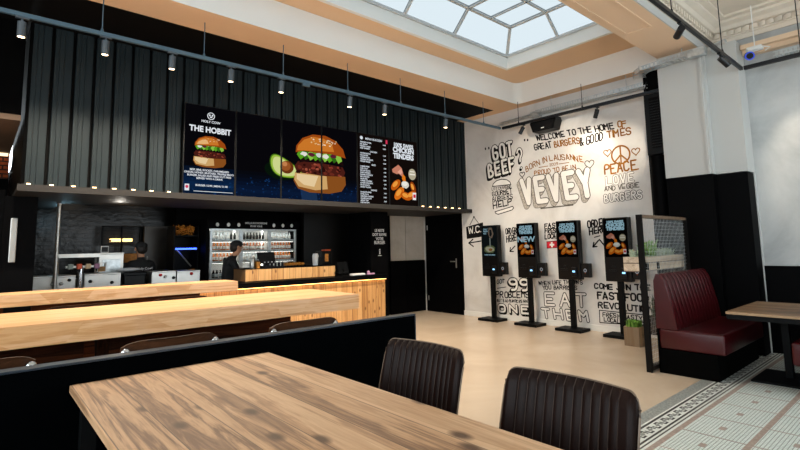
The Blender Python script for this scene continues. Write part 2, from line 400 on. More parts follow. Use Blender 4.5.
# walls
struct(MB().box(XM, 2.88, 0, XM+.15, 10.2, 4.4).build('wall_right', m_mural))
w = MB(); w.mat(0).box(XM, -3.7, 0, XM+.15, 2.88, 4.4)
w.mat(1).box(7.385, -3.6, 0, XM, 1.61, 1.05); w.mat(1).box(7.415, 2.4, 0, XM, 2.88, 3.9)
struct(w.build('wall_right', [m_grey_wall, m_black_panel]))
w = MB(); w.mat(0).box(5.8, YB, 0, XM, YB+.12, 2.08)
w.mat(1).box(6.47, YB-.012, 1.09, 6.885, YB, 2.05).box(6.895, YB-.012, 1.09, XM, YB, 2.05)
w.mat(0).box(6.45, YB-.03, 0, 6.885, YB, 1.085).box(6.892, YB-.03, 0, XM, YB, 1.085)
struct(w.build('wall_back', [m_black_panel, m_panel]))
struct(MB().box(-2.6, 10.0, 0, XM, 10.2, 2.7).build('wall_back', m_black_panel))
struct(MB().box(.3, 9.5, 0, 2.95, 9.6, 2.6).build('wall_back', m_brick))
struct(MB().box(2.6, 8.95, 0, 5.8, 9.1, 2.6).build('wall_back', m_black_panel))
struct(MB().box(4.75, 8.3, 0, 6.4, 8.4, 2.6).build('wall_back', plain('dark_umber_panel', '#0d0907', .4, vary=.3)))
# side and front walls behind the camera, each with a big window opening
w = MB(); w.box(-2.75, -3.7, 0, -2.6, 10.2, .9).box(-2.75, -3.7, 3.2, -2.6, 10.2, 4.6).box(-2.75, 4.6, .9, -2.6, 10.2, 3.2).box(-2.75, -3.7, .9, -2.6, -3.2, 3.2)
struct(w.build('wall_left', m_offwhite))
w = MB(); w.box(-2.75, -3.85, 0, 7.6, -3.7, .5).box(-2.75, -3.85, 3.4, 7.6, -3.7, 4.6).box(-2.75, -3.85, .5, 2.6, -3.7, 3.4).box(7.0, -3.85, .5, 7.6, -3.7, 3.4)
struct(w.build('wall_front', m_offwhite))
# ceilings
c = MB()
c.box(-2.6, 5.004, ZC, XM, 5.51, 4.27).box(7.2, 5.51, ZC, XM, 7.75, 4.27).box(7.24, 2.5, ZC, XM, 5.004, 4.27)
struct(c.build('ceiling', m_ceil))
struct(MB().box(-2.6, 5.51, ZC, 7.2, 10.2, 4.0).build('ceiling', m_groove))
# light well: painted lining with a rounded corner
w = MB(); r = .14
cx, cy = 7.236-r, 5.0-r
poly = [(cx+r*math.sin(a), cy+r*math.cos(a)) for a in [i*PI/2/8 for i in range(9)]]
poly = [(-2.6, 5.0)]+poly+[(7.236, 2.5)]
n = len(poly)
w.add([(a, b, ZC) for a, b in poly]+[(a, b, 4.28) for a, b in poly], [(i, i+1, n+i+1, n+i) for i in range(n-1)])
w.prism([(cx, 5.003), (7.239, 5.003), (7.239, cy)]+[(a+.0015, b+.0015) for a, b in poly[-2:0:-1]], ZC+.002, 4.27)
struct(w.build('trim_1', m_white, smooth=True))
OX, OY0, OY1 = 6.461, 2.87, 4.63
c = MB(); c.box(-2.6, OY1, 4.28, 7.3, 5.05, 4.34).box(-2.6, 2.4, 4.28, 7.3, OY0, 4.34).box(OX, OY0, 4.28, 7.3, OY1, 4.34)
struct(c.build('ceiling', m_ceil))
c = MB(); c.box(-2.6, OY1-.004, 4.276, OX+.05, OY1+.05, 4.5).box(-2.6, OY0-.05, 4.276, OX+.05, OY0+.004, 4.5).box(OX-.004, OY0+.004, 4.276, OX+.05, OY1-.004, 4.5)
struct(c.build('trim_2', m_white))
# roof light
zb, zt, ins = 4.48, 4.79, .31
wf = MB(); wp_ = MB()
def bar(a, b, w=.022, h=.02):
    a, b = Vector(a), Vector(b); d = (b-a).normalized(); e = d.cross(Vector((0, 0, 1))).normalized() if abs(d.z) < .95 else Vector((1, 0, 0)); g = d.cross(e)
    vs = [p+e*sx*w+g*sz*h for p in (a, b) for sx, sz in ((-1, -1), (1, -1), (1, 1), (-1, 1))]
    wf.add(vs, [(0, 1, 2, 3), (4, 5, 6, 7), (0, 1, 5, 4), (1, 2, 6, 5), (2, 3, 7, 6), (3, 0, 4, 7)])
ix, iy0, iy1, LX = OX-ins, OY0+ins, OY1-ins, -2.6
for y in (OY0, OY1): bar((LX, y, zb), (OX, y, zb), .035)
bar((OX, OY0, zb), (OX, OY1, zb), .035)
for y in (iy0, iy1): bar((LX, y, zt), (ix, y, zt))
bar((ix, iy0, zt), (ix, iy1, zt)); bar((OX, OY1, zb), (ix, iy1, zt)); bar((OX, OY0, zb), (ix, iy0, zt))
for k in range(9):
    xx = 5.157-.985*k
    bar((xx, OY1, zb), (xx, iy1, zt), .018); bar((xx, OY0, zb), (xx, iy0, zt), .018); bar((xx, iy0, zt), (xx, iy1, zt), .018)
    bar((xx+.5, iy0, zt), (xx+.5, iy1, zt), .012)
ym = (OY0+OY1)/2-.07
bar((OX, ym, zb), (ix, ym, zt), .016); bar((LX, ym, zt), (ix, ym, zt), .014)
wp_.add([(LX, OY1, zb), (OX, OY1, zb), (ix, iy1, zt), (LX, iy1, zt), (LX, OY0, zb), (OX, OY0, zb), (ix, iy0, zt), (LX, iy0, zt)], [(0, 1, 2, 3), (4, 5, 6, 7), (1, 5, 6, 2), (3, 2, 6, 7)])
win = empty('window_1'); struct(win); wf.build('window_frame', m_mullion, win); wp_.build('window_pane', m_sky_glass, win)
# beam with a moulded soffit panel, frieze and dentil cornice of the coffered ceiling
b = MB(); b.box(-2.6, 2.0, ZC, XM, 2.5, 4.3)
for y in (2.13, 2.41): b.box(-2.6, y-.012, ZC-.012, 5.84, y+.012, ZC)
b.box(5.816, 2.13, ZC-.012, 5.84, 2.41, ZC)
struct(b.build('trim_3', m_beam))
struct(MB().box(-2.6, 1.985, ZC+.002, XM, 2.0, 4.06).build('trim_4', m_offwhite))
b = MB()
prof = [(0, 4.0), (.02, 4.0), (.03, 4.05), (.05, 4.06), (.05, 4.14), (.10, 4.15), (.13, 4.19), (.20, 4.22), (.20, 4.25), (.27, 4.26), (.27, 4.30), (.0, 4.30)]
b.extr([(1.985-d, z) for d, z in prof], 'X', -2.6, XM)
b.extr([(XM-d, z) for d, z in prof], 'Y', -3.7, 1.985)
xx = -2.5
while xx < 7.3: b.box(xx, 1.985-.085, 4.075, xx+.045, 1.985-.05, 4.135); xx += .085
yy = -3.6
while yy < 1.9: b.box(XM-.085, yy, 4.075, XM-.05, yy+.045, 4.135); yy += .085
struct(b.build('trim_5', m_cornice))
c = MB(); c.box(-2.6, -3.7, 4.30, 7.0, 1.55, 4.42).box(-2.6, 1.2, 4.29, 6.7, 1.985, 4.42).box(6.7, -3.7, 4.29, XM, 1.985, 4.42)
for d in (.0, .05): c.box(-2.6, 1.15-d, 4.27+d/3, 6.7-d, 1.2-d, 4.30).box(6.65-d, -3.7, 4.27+d/3, 6.7-d, 1.2, 4.30)
struct(c.build('ceiling', m_cornice))
struct(MB().box(7.25, -3.6, 3.80, XM, 1.6, 3.86).box(7.33, -3.6, 3.74, XM, 1.6, 3.80).build('trim_6', m_beam))
# pilaster: white above, black cladding below
p = MB(); p.mat(0).box(6.98, 1.955, 2.22, XM, 2.51, ZC).box(7.1, 1.61, 2.22, XM, 1.955, ZC)
p.box(6.96, 1.975, 2.22, 6.98, 2.0, ZC)
p.mat(1).box(6.975, 1.955, 0, 7.36, 2.505, 2.22).box(7.095, 1.615, 0, 7.36, 1.955, 2.21)
p.mat(0).box(7.36, 1.605, 0, XM, 1.64, 2.22)
struct(p.build('trim_7', [m_offwhite, m_black_panel]))
struct(MB().box(7.405, 2.88, 0, XM, 6.6, .09).build('baseboard_right', m_white))

# cladding of the kitchen bulkhead: ribbed dark metal
FY, FX0 = 6.45, .30
def ribs(a0, a1):
    pts = []; a = a0
    while a < a1:
        for da, dep in ((0, .045), (.03, .045), (.034, .0), (.070, .0), (.072, .006), (.078, .006), (.080, 0), (.118, 0), (.120, .006), (.126, .006), (.128, 0), (.196, 0)):
            if a+da <= a1: pts.append((a+da, dep))
        a += .2
    return pts+[(a1, 0)]
w = MB(); P = ribs(FX0, XM); n = len(P)
w.add([(a, FY+d, 2.09) for a, d in P]+[(a, FY+d, ZC) for a, d in P], [])
for i in range(n-1):
    w.f.append((i, i+1, n+i+1, n+i)); w.m.append(1 if P[i][1] > .03 and P[i+1][1] > .03 else 0)
struct(w.build('wall_back', [m_clad, m_groove])); w = MB()
w.box(FX0, 6.452, 2.09, FX0+.04, 8.9, ZC)
struct(w.build('wall_back', [m_black]))
struct(MB().box(FX0-.03, 6.32, 2.025, XM, 6.44, 2.085).box(FX0-.03, 6.44, 2.03, XM, 7.75, 2.07).box(FX0-.03, 7.75, 2.03, FX0+.5, 8.9, 2.07).box(FX0-.03, 6.32, 2.085, XM, 6.335, 2.097).build('trim_8', m_ledge))
led = MB()
for i in range(35): led.box(FX0+.05+.2*i, 6.415, 2.087, FX0+.085+.2*i, 6.435, 2.116)
struct(led.build('trim_9', emit('#ffc98a', 16)))
struct(MB().box(.3, 7.75, 2.55, XM, 10.0, 2.65).box(.3, 7.75, 2.07, 5.8, 7.8, 2.6).build('ceiling', m_black))
# far left: doorway zone with brown ceiling board, strip light, brick and black wall
struct(MB().box(-2.6, 6.5, 2.8, .27, 9.0, 2.86).build('ceiling', m_browncl))
struct(MB().box(-2.6, 8.85, 0, .27, 8.95, 2.8).build('wall_back', m_red_brick))
struct(MB().box(-2.6, 8.78, 0, .27, 8.85, 2.44).build('wall_back', m_black_panel))
struct(MB().box(-2.6, 6.5, 2.86, .27, 6.55, ZC).build('wall_back', m_black))
struct(MB().box(.2, 7.0, 0, .5, 7.3, 2.03).box(-2.6, 7.02, 0, .2, 7.12, 1.15).build('wall_back', m_black_panel))
d2 = struct(MB().box(-.75, 7.03, 1.15, .2, 7.11, 2.1).build('door_2', m_black_panel))
MB().rbox(.262, 6.965, 1.28, .325, 7.0, 1.78, .008).build('door_pull', m_steel, d2)

# W.C. door in the mural wall
d1 = struct(MB().rbox(7.385, 6.66, .0, XM, 7.58, 2.05, .004).build('door_1', m_black_panel))
MB().box(7.39, 6.60, 0, XM, 6.655, 2.10).box(7.39, 7.585, 0, XM, 7.64, 2.10).box(7.39, 6.60, 2.055, XM, 7.64, 2.10).build('door_frame', m_black, d1)
h = MB().rbox(7.375, 6.735, .93, 7.386, 6.765, 1.12, .003); h.tube([(7.38, 6.75, 1.06), (7.335, 6.75, 1.06), (7.335, 6.87, 1.06)], .011)
h.build('door_handle', m_steel, d1)
for z in (.28, 1.78): MB().tube([(7.384, 7.575, z-.05), (7.384, 7.575, z+.05)], .012).build('door_hinge', m_steel, d1)

# ------------------------------------------------------------------ mural lettering, painted on wall_right
mural_root = [o for o in bpy.data.objects if o.name == 'wall_right'][0]
WP = Plane((XM, 0, 0), (0, -1, 0), (0, 0, 1), (-1, 0, 0))
def W(px, py): q = at(px, py, X=XM); return (-q.y, q.z)
def quad(bl, br, tl): return W(*bl), W(*br), W(*tl)
def marker(text, bl, br, tl, w, mat=m_paint_black, bulge=0, gap=1.6, wob=.008):
    d = Draw(WP).use(mat)
    for st in letter_lines(text, *quad(bl, br, tl), bulge=bulge, gap=gap, wob=wob): d.stroke(st, w, .003)
    return d
def put(d, name='mural_lettering'): return d.build(name, mural_root)
def bubble(text, bl, br, tl, wo, wi, shade=None, steps=4, fill=m_paint_white, line=m_paint_black, side=None, gap=2.2, bulge=0, wob=.006):
    d = Draw(WP); L = letter_lines(text, *quad(bl, br, tl), gap=gap, bulge=bulge, wob=wob)
    if shade:
        d.use(line)
        for k in range(steps, 0, -1):
            for st in L: d.stroke([(a+shade[0]*k/steps, b+shade[1]*k/steps) for a, b in st], wo, .002)
        if side:
            d.use(side)
            for k in range(steps, 0, -1):
                for st in L: d.stroke([(a+shade[0]*k/steps, b+shade[1]*k/steps) for a, b in st], wi+.012, .0028)
    d.use(line)
    for st in L: d.stroke(st, wo, .0034)
    d.use(fill)
    for st in L: d.stroke(st, wi, .0042)
    return d
put(bubble('GOT', (494, 160), (513, 155), (492.5, 147), .078, .046, (-.022, -.034), gap=2.6))
put(bubble('BEEF', (489.5, 177), (515, 170), (488, 164.8), .078, .046, (-.024, -.036), gap=2.8))
put(bubble('?', (519, 168.5), (523.5, 167), (517, 150), .06, .032, (-.02, -.03)))
put(marker('"', (486.5, 155), (489.5, 154), (485.7, 148.5), .032)); put(marker('"', (525.3, 144.5), (527.8, 144), (525, 140), .032))
def outline(pts, w, mat, d=.003, fill=None):
    D = Draw(WP)
    if fill: D.use(fill).poly(pts, d-.0008)
    return D.use(mat).stroke(list(pts)+[pts[0]], w, d)
# painted burger round the HELP words
bun = [W(*q) for q in ((492.5, 186.5), (493.5, 183.5), (497, 180.5), (502, 179.2), (507, 179.8), (510, 182), (511, 184.5))]
put(outline(bun, .016, m_paint_black, fill=m_paint_white), 'mural_burger_drawing')
bun = [W(*q) for q in ((495, 211.8), (512.8, 206.3), (513.8, 208), (512, 210), (498.5, 214.3), (496, 213.6))]
put(outline(bun, .016, m_paint_black, fill=m_paint_white), 'mural_burger_drawing')
for t, bl, br, tl, w in (('LIFE CHANGING', (492.2, 190.5), (511.2, 188), (492, 187.8), .010), ('GOURMET', (492.6, 196), (512, 193), (492.3, 191.8), .016),
                         ('BURGERS', (493, 201.8), (512.3, 198.2), (492.7, 197.4), .016), ('HELP', (493.7, 208.5), (512, 204), (493.2, 202.8), .023)):
    put(marker(t, bl, br, tl, w))
B, O_ = m_paint_black, m_paint_glint
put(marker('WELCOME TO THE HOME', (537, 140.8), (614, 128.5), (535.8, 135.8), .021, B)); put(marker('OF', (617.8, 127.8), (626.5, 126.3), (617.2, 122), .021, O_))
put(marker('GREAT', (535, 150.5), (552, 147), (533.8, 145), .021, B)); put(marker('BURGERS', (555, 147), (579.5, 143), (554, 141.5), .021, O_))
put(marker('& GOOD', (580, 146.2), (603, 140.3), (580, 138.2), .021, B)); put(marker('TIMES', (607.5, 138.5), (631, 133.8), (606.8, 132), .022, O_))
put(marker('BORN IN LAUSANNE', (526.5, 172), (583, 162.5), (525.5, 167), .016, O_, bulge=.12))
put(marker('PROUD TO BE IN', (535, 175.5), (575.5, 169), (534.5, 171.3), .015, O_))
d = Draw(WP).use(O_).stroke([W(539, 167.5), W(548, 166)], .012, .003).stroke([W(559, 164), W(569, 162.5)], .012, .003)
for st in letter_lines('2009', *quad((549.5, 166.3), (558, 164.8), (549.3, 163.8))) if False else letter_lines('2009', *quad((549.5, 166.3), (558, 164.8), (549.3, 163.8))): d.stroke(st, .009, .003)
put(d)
put(bubble('VEVEY', (525, 203.5), (592, 195), (521.5, 181), .118, .088, (-.05, -.06), 6, line=m_paint_grey, side=plain('hatched_taupe_paint', '#a39d94', .6, vary=.5, scale=60), gap=3.0))
put(Draw(WP).use(m_paint_grey).stroke([W(541, 208.5), W(573, 205)], .022, .003))
def heart(px, py, s, mat=B):
    c = W(px, py); pts = []
    for i in range(20):
        t = 2*PI*i/20; pts.append((c[0]+s*16*math.sin(t)**3/17+.1*s*0, c[1]+s*(13*math.cos(t)-5*math.cos(2*t)-2*math.cos(3*t)-math.cos(4*t))/17))
    put(outline(pts, .015, mat), 'mural_heart')
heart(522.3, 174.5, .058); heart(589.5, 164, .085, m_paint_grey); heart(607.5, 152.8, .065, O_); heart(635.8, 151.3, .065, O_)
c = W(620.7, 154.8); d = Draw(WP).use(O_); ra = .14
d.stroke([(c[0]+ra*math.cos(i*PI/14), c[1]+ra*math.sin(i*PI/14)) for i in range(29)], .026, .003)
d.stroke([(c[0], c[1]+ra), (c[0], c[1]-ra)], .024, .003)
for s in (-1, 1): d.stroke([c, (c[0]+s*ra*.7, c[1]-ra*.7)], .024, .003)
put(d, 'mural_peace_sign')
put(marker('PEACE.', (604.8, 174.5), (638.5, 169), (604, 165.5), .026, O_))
put(bubble('LOVE', (607, 185), (633.5, 181.3), (606.3, 176.8), .040, .024, line=m_paint_grey))
put(marker('AND VEGGIE', (604.8, 191), (639, 187.2), (604.5, 186.6), .014, m_paint_grey))
put(bubble('BURGERS', (605, 202), (641.5, 197.8), (604.4, 195), .038, .021, line=B))
# W.C. plate, arrow and the words behind the kiosks
d = Draw(WP).use(B).poly([W(466, 227), W(483, 222.3), W(483.6, 236.5), W(467, 239)], .002)
d.stroke([W(470, 225), W(474, 217), W(478.5, 223)], .014, .003).disc(W(474, 217), .02, .02, .0032)
d.use(m_paint_white)
for st in letter_lines('W.C.', *quad((469, 233.6), (481, 231.8), (468.6, 227.6))): d.stroke(st, .022, .0035)
put(d, 'mural_door_sign_painting')
d = Draw(WP).use(B).stroke([W(469.5, 243), W(481, 241)], .024, .003).stroke([W(473, 239.3), W(468.8, 243), W(473.5, 246.5)], .024, .003); put(d, 'mural_arrow')
put(marker('ORDER', (506, 234.4), (516.5, 233), (505.6, 229), .02)); put(marker('HERE', (507, 242), (516.5, 240.5), (506.6, 236), .02))
put(Draw(WP).use(B).stroke([W(515, 246), W(510.5, 251)], .02, .003).stroke([W(510.5, 247.5), W(510, 251.5), (W(513.5, 251.5))], .02, .003), 'mural_arrow')
put(marker('ORDER', (588, 228.2), (606, 225), (587.4, 221.5), .024)); put(marker('HERE', (590, 234.5), (606, 231.5), (589.5, 228.5), .024))
put(Draw(WP).use(B).stroke([W(594.5, 237.3), W(600, 235.8)], .016, .003).stroke([W(598.5, 240.5), W(593.5, 246.5)], .022, .003).stroke([W(594, 242.5), W(593, 247), W(597, 246.5)], .022, .003).stroke([W(599.5, 239.5), W(604, 245)], .022, .003), 'mural_arrow')
for t, y in (('FAST', 228), ('FRESH', 233.5), ('LOCAL', 239.3)): put(marker(t, (545, y), (558.5, y-1.2), (545, y-4.3), .02))
d = Draw(WP).use(B).poly([W(546.5, 241.4), W(557, 240.6), W(557, 248), W(546.8, 248.6)], .002).use(m_flag).poly([W(547, 242), W(556.8, 241.2), W(556.8, 247.5), W(547.2, 248)], .003)
c = W(552, 244.7); d.use(m_paint_white).rect(c[0]-.045, c[1]-.015, c[0]+.045, c[1]+.015, .004).rect(c[0]-.015, c[1]-.045, c[0]+.015, c[1]+.045, .0042); put(d, 'mural_flag')
put(marker('GOT', (497.3, 284), (504.5, 283), (497.2, 280), .016)); put(Draw(WP).use(B).stroke([W(497.5, 288.3), W(506, 287)], .014, .003))
put(bubble('99', (510, 290), (529, 290), (509, 279.5), .072, .040, (-.02, -.02)))
put(marker('PROBLEMS', (496.5, 297.5), (529.5, 297.5), (496.3, 291.8), .022)); put(marker('BUT BAD BURGERS AINT', (497, 301.8), (529.5, 302.6), (496.8, 299.3), .012))
put(bubble('ONE', (499, 311.5), (529, 313.3), (498.5, 304.7), .062, .034, (.02, -.025), gap=2.8))
put(marker('WHEN LIFE THROWS', (539, 284.8), (582.5, 283.8), (538.7, 281.3), .014)); put(marker('YOU BARRIERS', (543, 289.5), (577, 289.3), (542.8, 286), .014))
put(bubble('EAT', (546, 304.8), (586, 306.5), (545.3, 293.2), .062, .034, gap=3.0)); put(bubble('THEM', (543.5, 317), (588.5, 321.5), (542, 308.3), .060, .033, gap=3.0))
put(marker('COME JOIN THE', (595, 288.5), (650, 290.5), (594.8, 283.8), .022)); put(marker('FAST FOOD', (598, 298.5), (649, 302), (597.6, 292), .026))
put(marker('REVOLUTION', (598.5, 307.5), (653, 313), (598.2, 302), .022))
fr = [W(*q) for q in ((599.5, 310.2), (650, 315.5), (650.5, 326), (600, 322.5))]; put(outline(fr, .014, B), 'mural_frame')
put(marker('FRESH TASTY', (603, 316.5), (642, 320.5), (603, 312.6), .014)); put(marker('LOCAL BURGERS', (604.5, 321.3), (646, 325.5), (604.4, 317.6), .014))

# ================================================================== FURNITURE
# --- near dining table
t = empty('dining_table', 'reclaimed pine plank dining table in the foreground beside the two dark leather chairs', 'table', (.86, 1.45, 0))
MB().rbox(-.5, -1.34, .715, .5, 1.34, .75, .004).build('tabletop', m_table, t)
MB().box(-.46, -1.3, .675, .46, -1.25, .714).box(-.46, 1.25, .675, .46, 1.3, .714).box(-.46, -1.3, .675, -.41, 1.3, .714).box(.41, -1.3, .675, .46, 1.3, .714).build('steel_frame', m_black_steel, t)
for sy in (-1, 1):
    for sx in (-1, 1): MB().box(sx*.44-.03, sy*1.2-.03, 0, sx*.44+.03, sy*1.2+.03, .675).build('leg', m_black_steel, t)
# --- banquette in the dark left of it
t = empty('banquette_bench', 'black upholstered bench in the shadow left of the near pine table', 'bench', (-.32, 1.5, 0))
MB().rbox(-.45, -1.3, .36, .5, 1.25, .46, .03).build('seat', m_black_panel, t)
MB().box(-.45, -1.3, .0, .42, 1.25, .358).build('base', m_black, t)
# --- low partition
PY = 2.86
pz = at(200, 344.2, Y=PY).z
px1 = at(414.7, 315.2, Y=PY).x
t = empty('low_partition', 'low blue-black partition wall behind the near pine table, in front of the bar stools', 'partition', (px1, PY, 0))
MB().rbox(-3.9, 0, 0, 0, .07, pz-.012, .003).build('panel', m_partition, t)
MB().rbox(-3.9, -.006, pz-.012, .004, .076, pz, .002).build('cap_rail', m_part_edge, t)
MB().rbox(.0, -.004, 0, .008, .074, pz-.013, .002).build('end_trim', m_part_edge, t)

# --- dining chairs with channelled leather backs
def chair(label, loc, rz):
    t = empty('dining_chair', label, 'chair', loc, rz, 'dark leather chairs at the near table')
    # local: sitter faces -X ; width along Y
    wd = .27
    seat = MB().rbox(-.25, -.24, .42, .2, .24, .49, .03, 3).build('seat', m_leather, t, True)
    b = MB(); nch = 11; prof = []
    K = 132
    for i in range(K+1):
        y = -wd+2*wd*i/K; u = i/K
        edge = .03*(1-min(1, min(u, 1-u)/.05)**.5)
        ch = 0
        if .12 < u < .88: ch = .007*(abs(math.sin((u-.12)/.76*nch*PI))**.5-1)
        curve = -.05*(2*u-1)**2
        prof.append((y, curve, ch, edge))
    H = 14; z0, z1 = .47, .855; fr_, bk_ = [], []
    for j in range(H+1):
        v = j/H; z = z0+(z1-z0)*v; lean = .07*v+.02*v*v
        row, row2 = [], []
        for y, cu, ch, e in prof:
            u = (y+wd)/(2*wd)
            # rounded top corners
            k = max(0, abs(2*u-1)-.84)/.16
            top = z1-.05*(1-math.sqrt(max(0, 1-k*k)))
            zz = z0+(top-z0)*v
            th = .024*math.sqrt(max(.03, 1-max(0, (v-.9)/.1)**2))
            e2 = e*th/.024; row.append((lean+cu-th-ch+e2*.8, y, zz)); row2.append((lean+cu+th-e2*.8, y, zz))
        fr_.append(row); bk_.append(row2)
    W_ = K+1
    vs = [p for r in fr_ for p in r]+[p for r in bk_ for p in r]; off = W_*(H+1); fs = []
    for j in range(H):
        for i in range(K):
            a = j*W_+i; fs += [(a, a+1, a+W_+1, a+W_), (off+a, off+a+W_, off+a+W_+1, off+a+1)]
    for i in range(K): fs += [(i, off+i, off+i+1, i+1), (H*W_+i, H*W_+i+1, off+H*W_+i+1, off+H*W_+i)]
    for j in range(H):
        for i in (0, K): a = j*W_+i; fs.append((a, a+W_, off+a+W_, off+a))
    bo = b.add(vs, fs).build('backrest', m_leather, t, True)
    s = MB()
    for q in range(nch+1):
        i = int(round((.12+.76*q/nch)*K)); i = min(max(i, 1), K-1)
        s.tube([Vector(fr_[j][i])+Vector((-.0015, 0, 0)) for j in range(0, H+1)], .0018, 4)
    s.build('stitching', m_seam, bo)
    # piped wooden edge round the shell
    ed = [Vector(bk_[j][0])+Vector((-.004, -.004, 0)) for j in range(H+1)]+[Vector(bk_[H][i])+Vector((0, 0, .001)) for i in range(0, K+1, 2)]+[Vector(bk_[j][K])+Vector((-.004, .004, 0)) for j in range(H, -1, -1)]
    MB().tube(ed, .004, 6).build('edge_trim', m_trim, bo, True)
    for sy in (-1, 1):
        MB().tube([(-.2, sy*.2, .42), (-.23, sy*.22, 0)], .014, 8, .009).build('leg', m_black_steel, t, True)
        MB().tube([(.17, sy*.2, .42), (.24, sy*.22, 0)], .014, 8, .009).build('leg', m_black_steel, t, True)
    return t
chair('dark brown channelled leather chair at the pine table, the one nearer the low partition', (1.745, 1.885, 0), .06)
chair('dark brown channelled leather chair at the pine table, nearest the tiled floor border', (1.665, 1.022, 0), 0)

# --- two oak bar tables
z1 = .93
y1 = at(359, 293.9, Z=z1).y; xr1 = at(359.2, 293.9, Z=z1).x
def slab(name, label, xr, y0, y1, z, th, base):
    t = empty(name, label, 'table', (xr, y0, 0))
    bm = bmesh.new(); bmesh.ops.create_grid(bm, x_segments=40, y_segments=1, size=.5)
    xl = -.9
    pts = []; rs = random.Random(3)
    K = 44
    for i in range(K+1):
        a = (xl-xr)+(xr-xl)*i/K; pts.append((a, .004*math.sin(a*7)+rs.uniform(-.002, .002)))
    bm.free()
    m = MB(); n = K+1
    vs = [(a, e, z) for a, e in pts]+[(a, e*1.5-.004, z-th) for a, e in pts]+[(a, y1-y0+e, z) for a, e in pts]+[(a, y1-y0+e, z-th) for a, e in pts]
    fs = []
    for i in range(K): fs += [(i, i+1, n+i+1, n+i), (i, 2*n+i, 2*n+i+1, i+1), (n+i, n+i+1, 3*n+i+1, 3*n+i), (2*n+i, 3*n+i, 3*n+i+1, 2*n+i+1)]
    for i in (0, K): fs.append((i, n+i, 3*n+i, 2*n+i))
    m.add(vs, fs).build('tabletop', m_bar, t)
    for bx0, bx1 in base:
        MB().rbox(bx0-xr, .28, 0, bx1-xr, y1-y0-.2, z-th-.002, .006).build('pedestal', m_darkwood, t)
    return t
slab('bar_table', 'long thick golden oak bar table nearest the low partition', xr1, y1, 4.72, z1, .134, ((-.85, .6), (.75, 2.2)))
z2 = 1.02
q = at(238, 281, Z=z2)
slab('bar_table', 'shorter golden oak bar table behind the first, in front of the steel kitchen units', q.x, q.y, q.y+.40, z2, q.z-at(237, 290.3, Y=q.y).z, ((-.85, .2), (.4, 1.9)))

# --- bar stools
def stool(label, loc, hh):
    t = empty('bar_stool', label, 'stool', loc, 0, 'bar stools at the oak bar tables')
    # sitter faces +Y ; back toward -Y
    b = MB(); K = 20; vs = []; top = hh
    for lay in (0, 1):
        for v in (0, 1, 2, 3):
            for i in range(K+1):
                u = i/K*2-1
                z = (top-.16, top-.08, top-.02, top)[v]-(.02 if v == 3 else 0)*0-(.035*abs(u)**6 if v >= 2 else 0)
                y = -.07*(1-u*u)+(.016 if lay else 0)-.0
                vs.append((u*.265, y-.01*v, z))
    n = K+1; fs = []
    for i in range(K):
        for v in range(3):
            a = v*n+i; fs += [(a, a+1, a+n+1, a+n), (4*n+a, 4*n+a+n, 4*n+a+n+1, 4*n+a+1)]
        fs += [(3*n+i, 3*n+i+1, 7*n+i+1, 7*n+i), (i, 4*n+i, 4*n+i+1, i+1)]
    for v in range(3):
        for i in (0, K): a = v*n+i; fs.append((a, a+n, 4*n+a+n, 4*n+a))
    b.add(vs, fs).build('backrest', m_stoolwood, t, True)
    for s in (-1, 1):
        p = MB().tube([(s*.22, .02, hh-.30), (s*.245, -.035, hh-.07)], .013, 8).build('back_post', m_black_steel, t, True)
        MB().sphere((s*.245, -.044, hh-.062), .026, 12, (1, .7, 1)).build('post_cap', m_chrome, p, True)
    MB().rbox(-.22, .0, hh-.32, .22, .38, hh-.28, .015).build('seat', m_stoolwood, t, True)
    for sx in (-1, 1):
        for sy in (0, 1): MB().tube([(sx*.17, .05+sy*.28, hh-.32), (sx*.21, .02+sy*.36, 0)], .012, 8).build('leg', m_black_steel, t, True)
    MB().tube([(-.2, .03, .25), (.2, .03, .25)], .009, 6).build('footrest', m_black_steel, t, True)
    return t
SY = 3.12
for pc, lab in ((-34, 'walnut-backed bar stool at the near oak bar table, at the left edge of the photo'), (171, 'walnut-backed bar stool in the middle of the near oak bar table'), (303, 'walnut-backed bar stool nearest the right end of the near oak bar table')):
    q = at(pc, 350-(pc)*.11, Y=SY); h_ = at(171, 334.8, Y=SY).z
    stool(lab, (q.x, SY, 0), h_)
for pc, lab in ((82, 'bar stool back in the gap between the oak bar tables, left one'), (180, 'bar stool back in the gap between the oak bar tables, right one')):
    q = at(pc, 300, Y=5.0); stool(lab, (q.x, 5.0, 0), at(180, 296.2, Y=5.0).z)

# --- serving counter
t = empty('serving_counter', 'serving counter with black worktop over lit pine plank front', 'counter', (2.9, 6.7, 0))
ce = at(387, 274, Z=.9).x
MB().prism([(-2.3, 0), (ce-2.9, 0), (ce-2.9, .28), (ce-2.9-.22, .28), (ce-2.9-.22, .84), (-2.3, .84)], .825, .9).build('worktop', m_black_panel, t)
MB().box(-2.3, .06, .0, ce-2.9-.01, .1, .80).build('front_panel', m_plank, t)
MB().box(-2.3, .1, 0, ce-2.9-.24, .82, .82).box(ce-2.9-.24, .1, 0, ce-2.9-.012, .27, .82).build('carcass', m_black, t)
MB().box(-2.28, .03, .816, ce-2.9-.012, .05, .824).build('light_strip', emit('#ffc070', 9), t)
MB().box(ce-2.9-.012, .055, 0, ce-2.9+.0, .27, .815).build('end_panel', m_black_panel, t)
t = empty('display_plinth', 'long pine clad box standing on the black worktop before the drinks fridge', 'box', (3.05, 7.06, .9))
MB().rbox(0, 0, 0, 1.6, .44, .178, .003).build('pine_cladding', m_plank, t)
MB().box(-.006, -.006, .178, 1.606, .446, .19).build('top_plate', m_black_panel, t)
t = empty('text_column', 'black column with small white lettering at the right end of the counter', 'column', (5.38, 6.99, 0))
MB().rbox(0, 0, 0, .4, .7, 2.03, .004).build('shaft', m_black_panel, t)
wall_pl = Plane((0, 0, 0), (1, 0, 0), (0, 0, 1), (0, -1, 0))
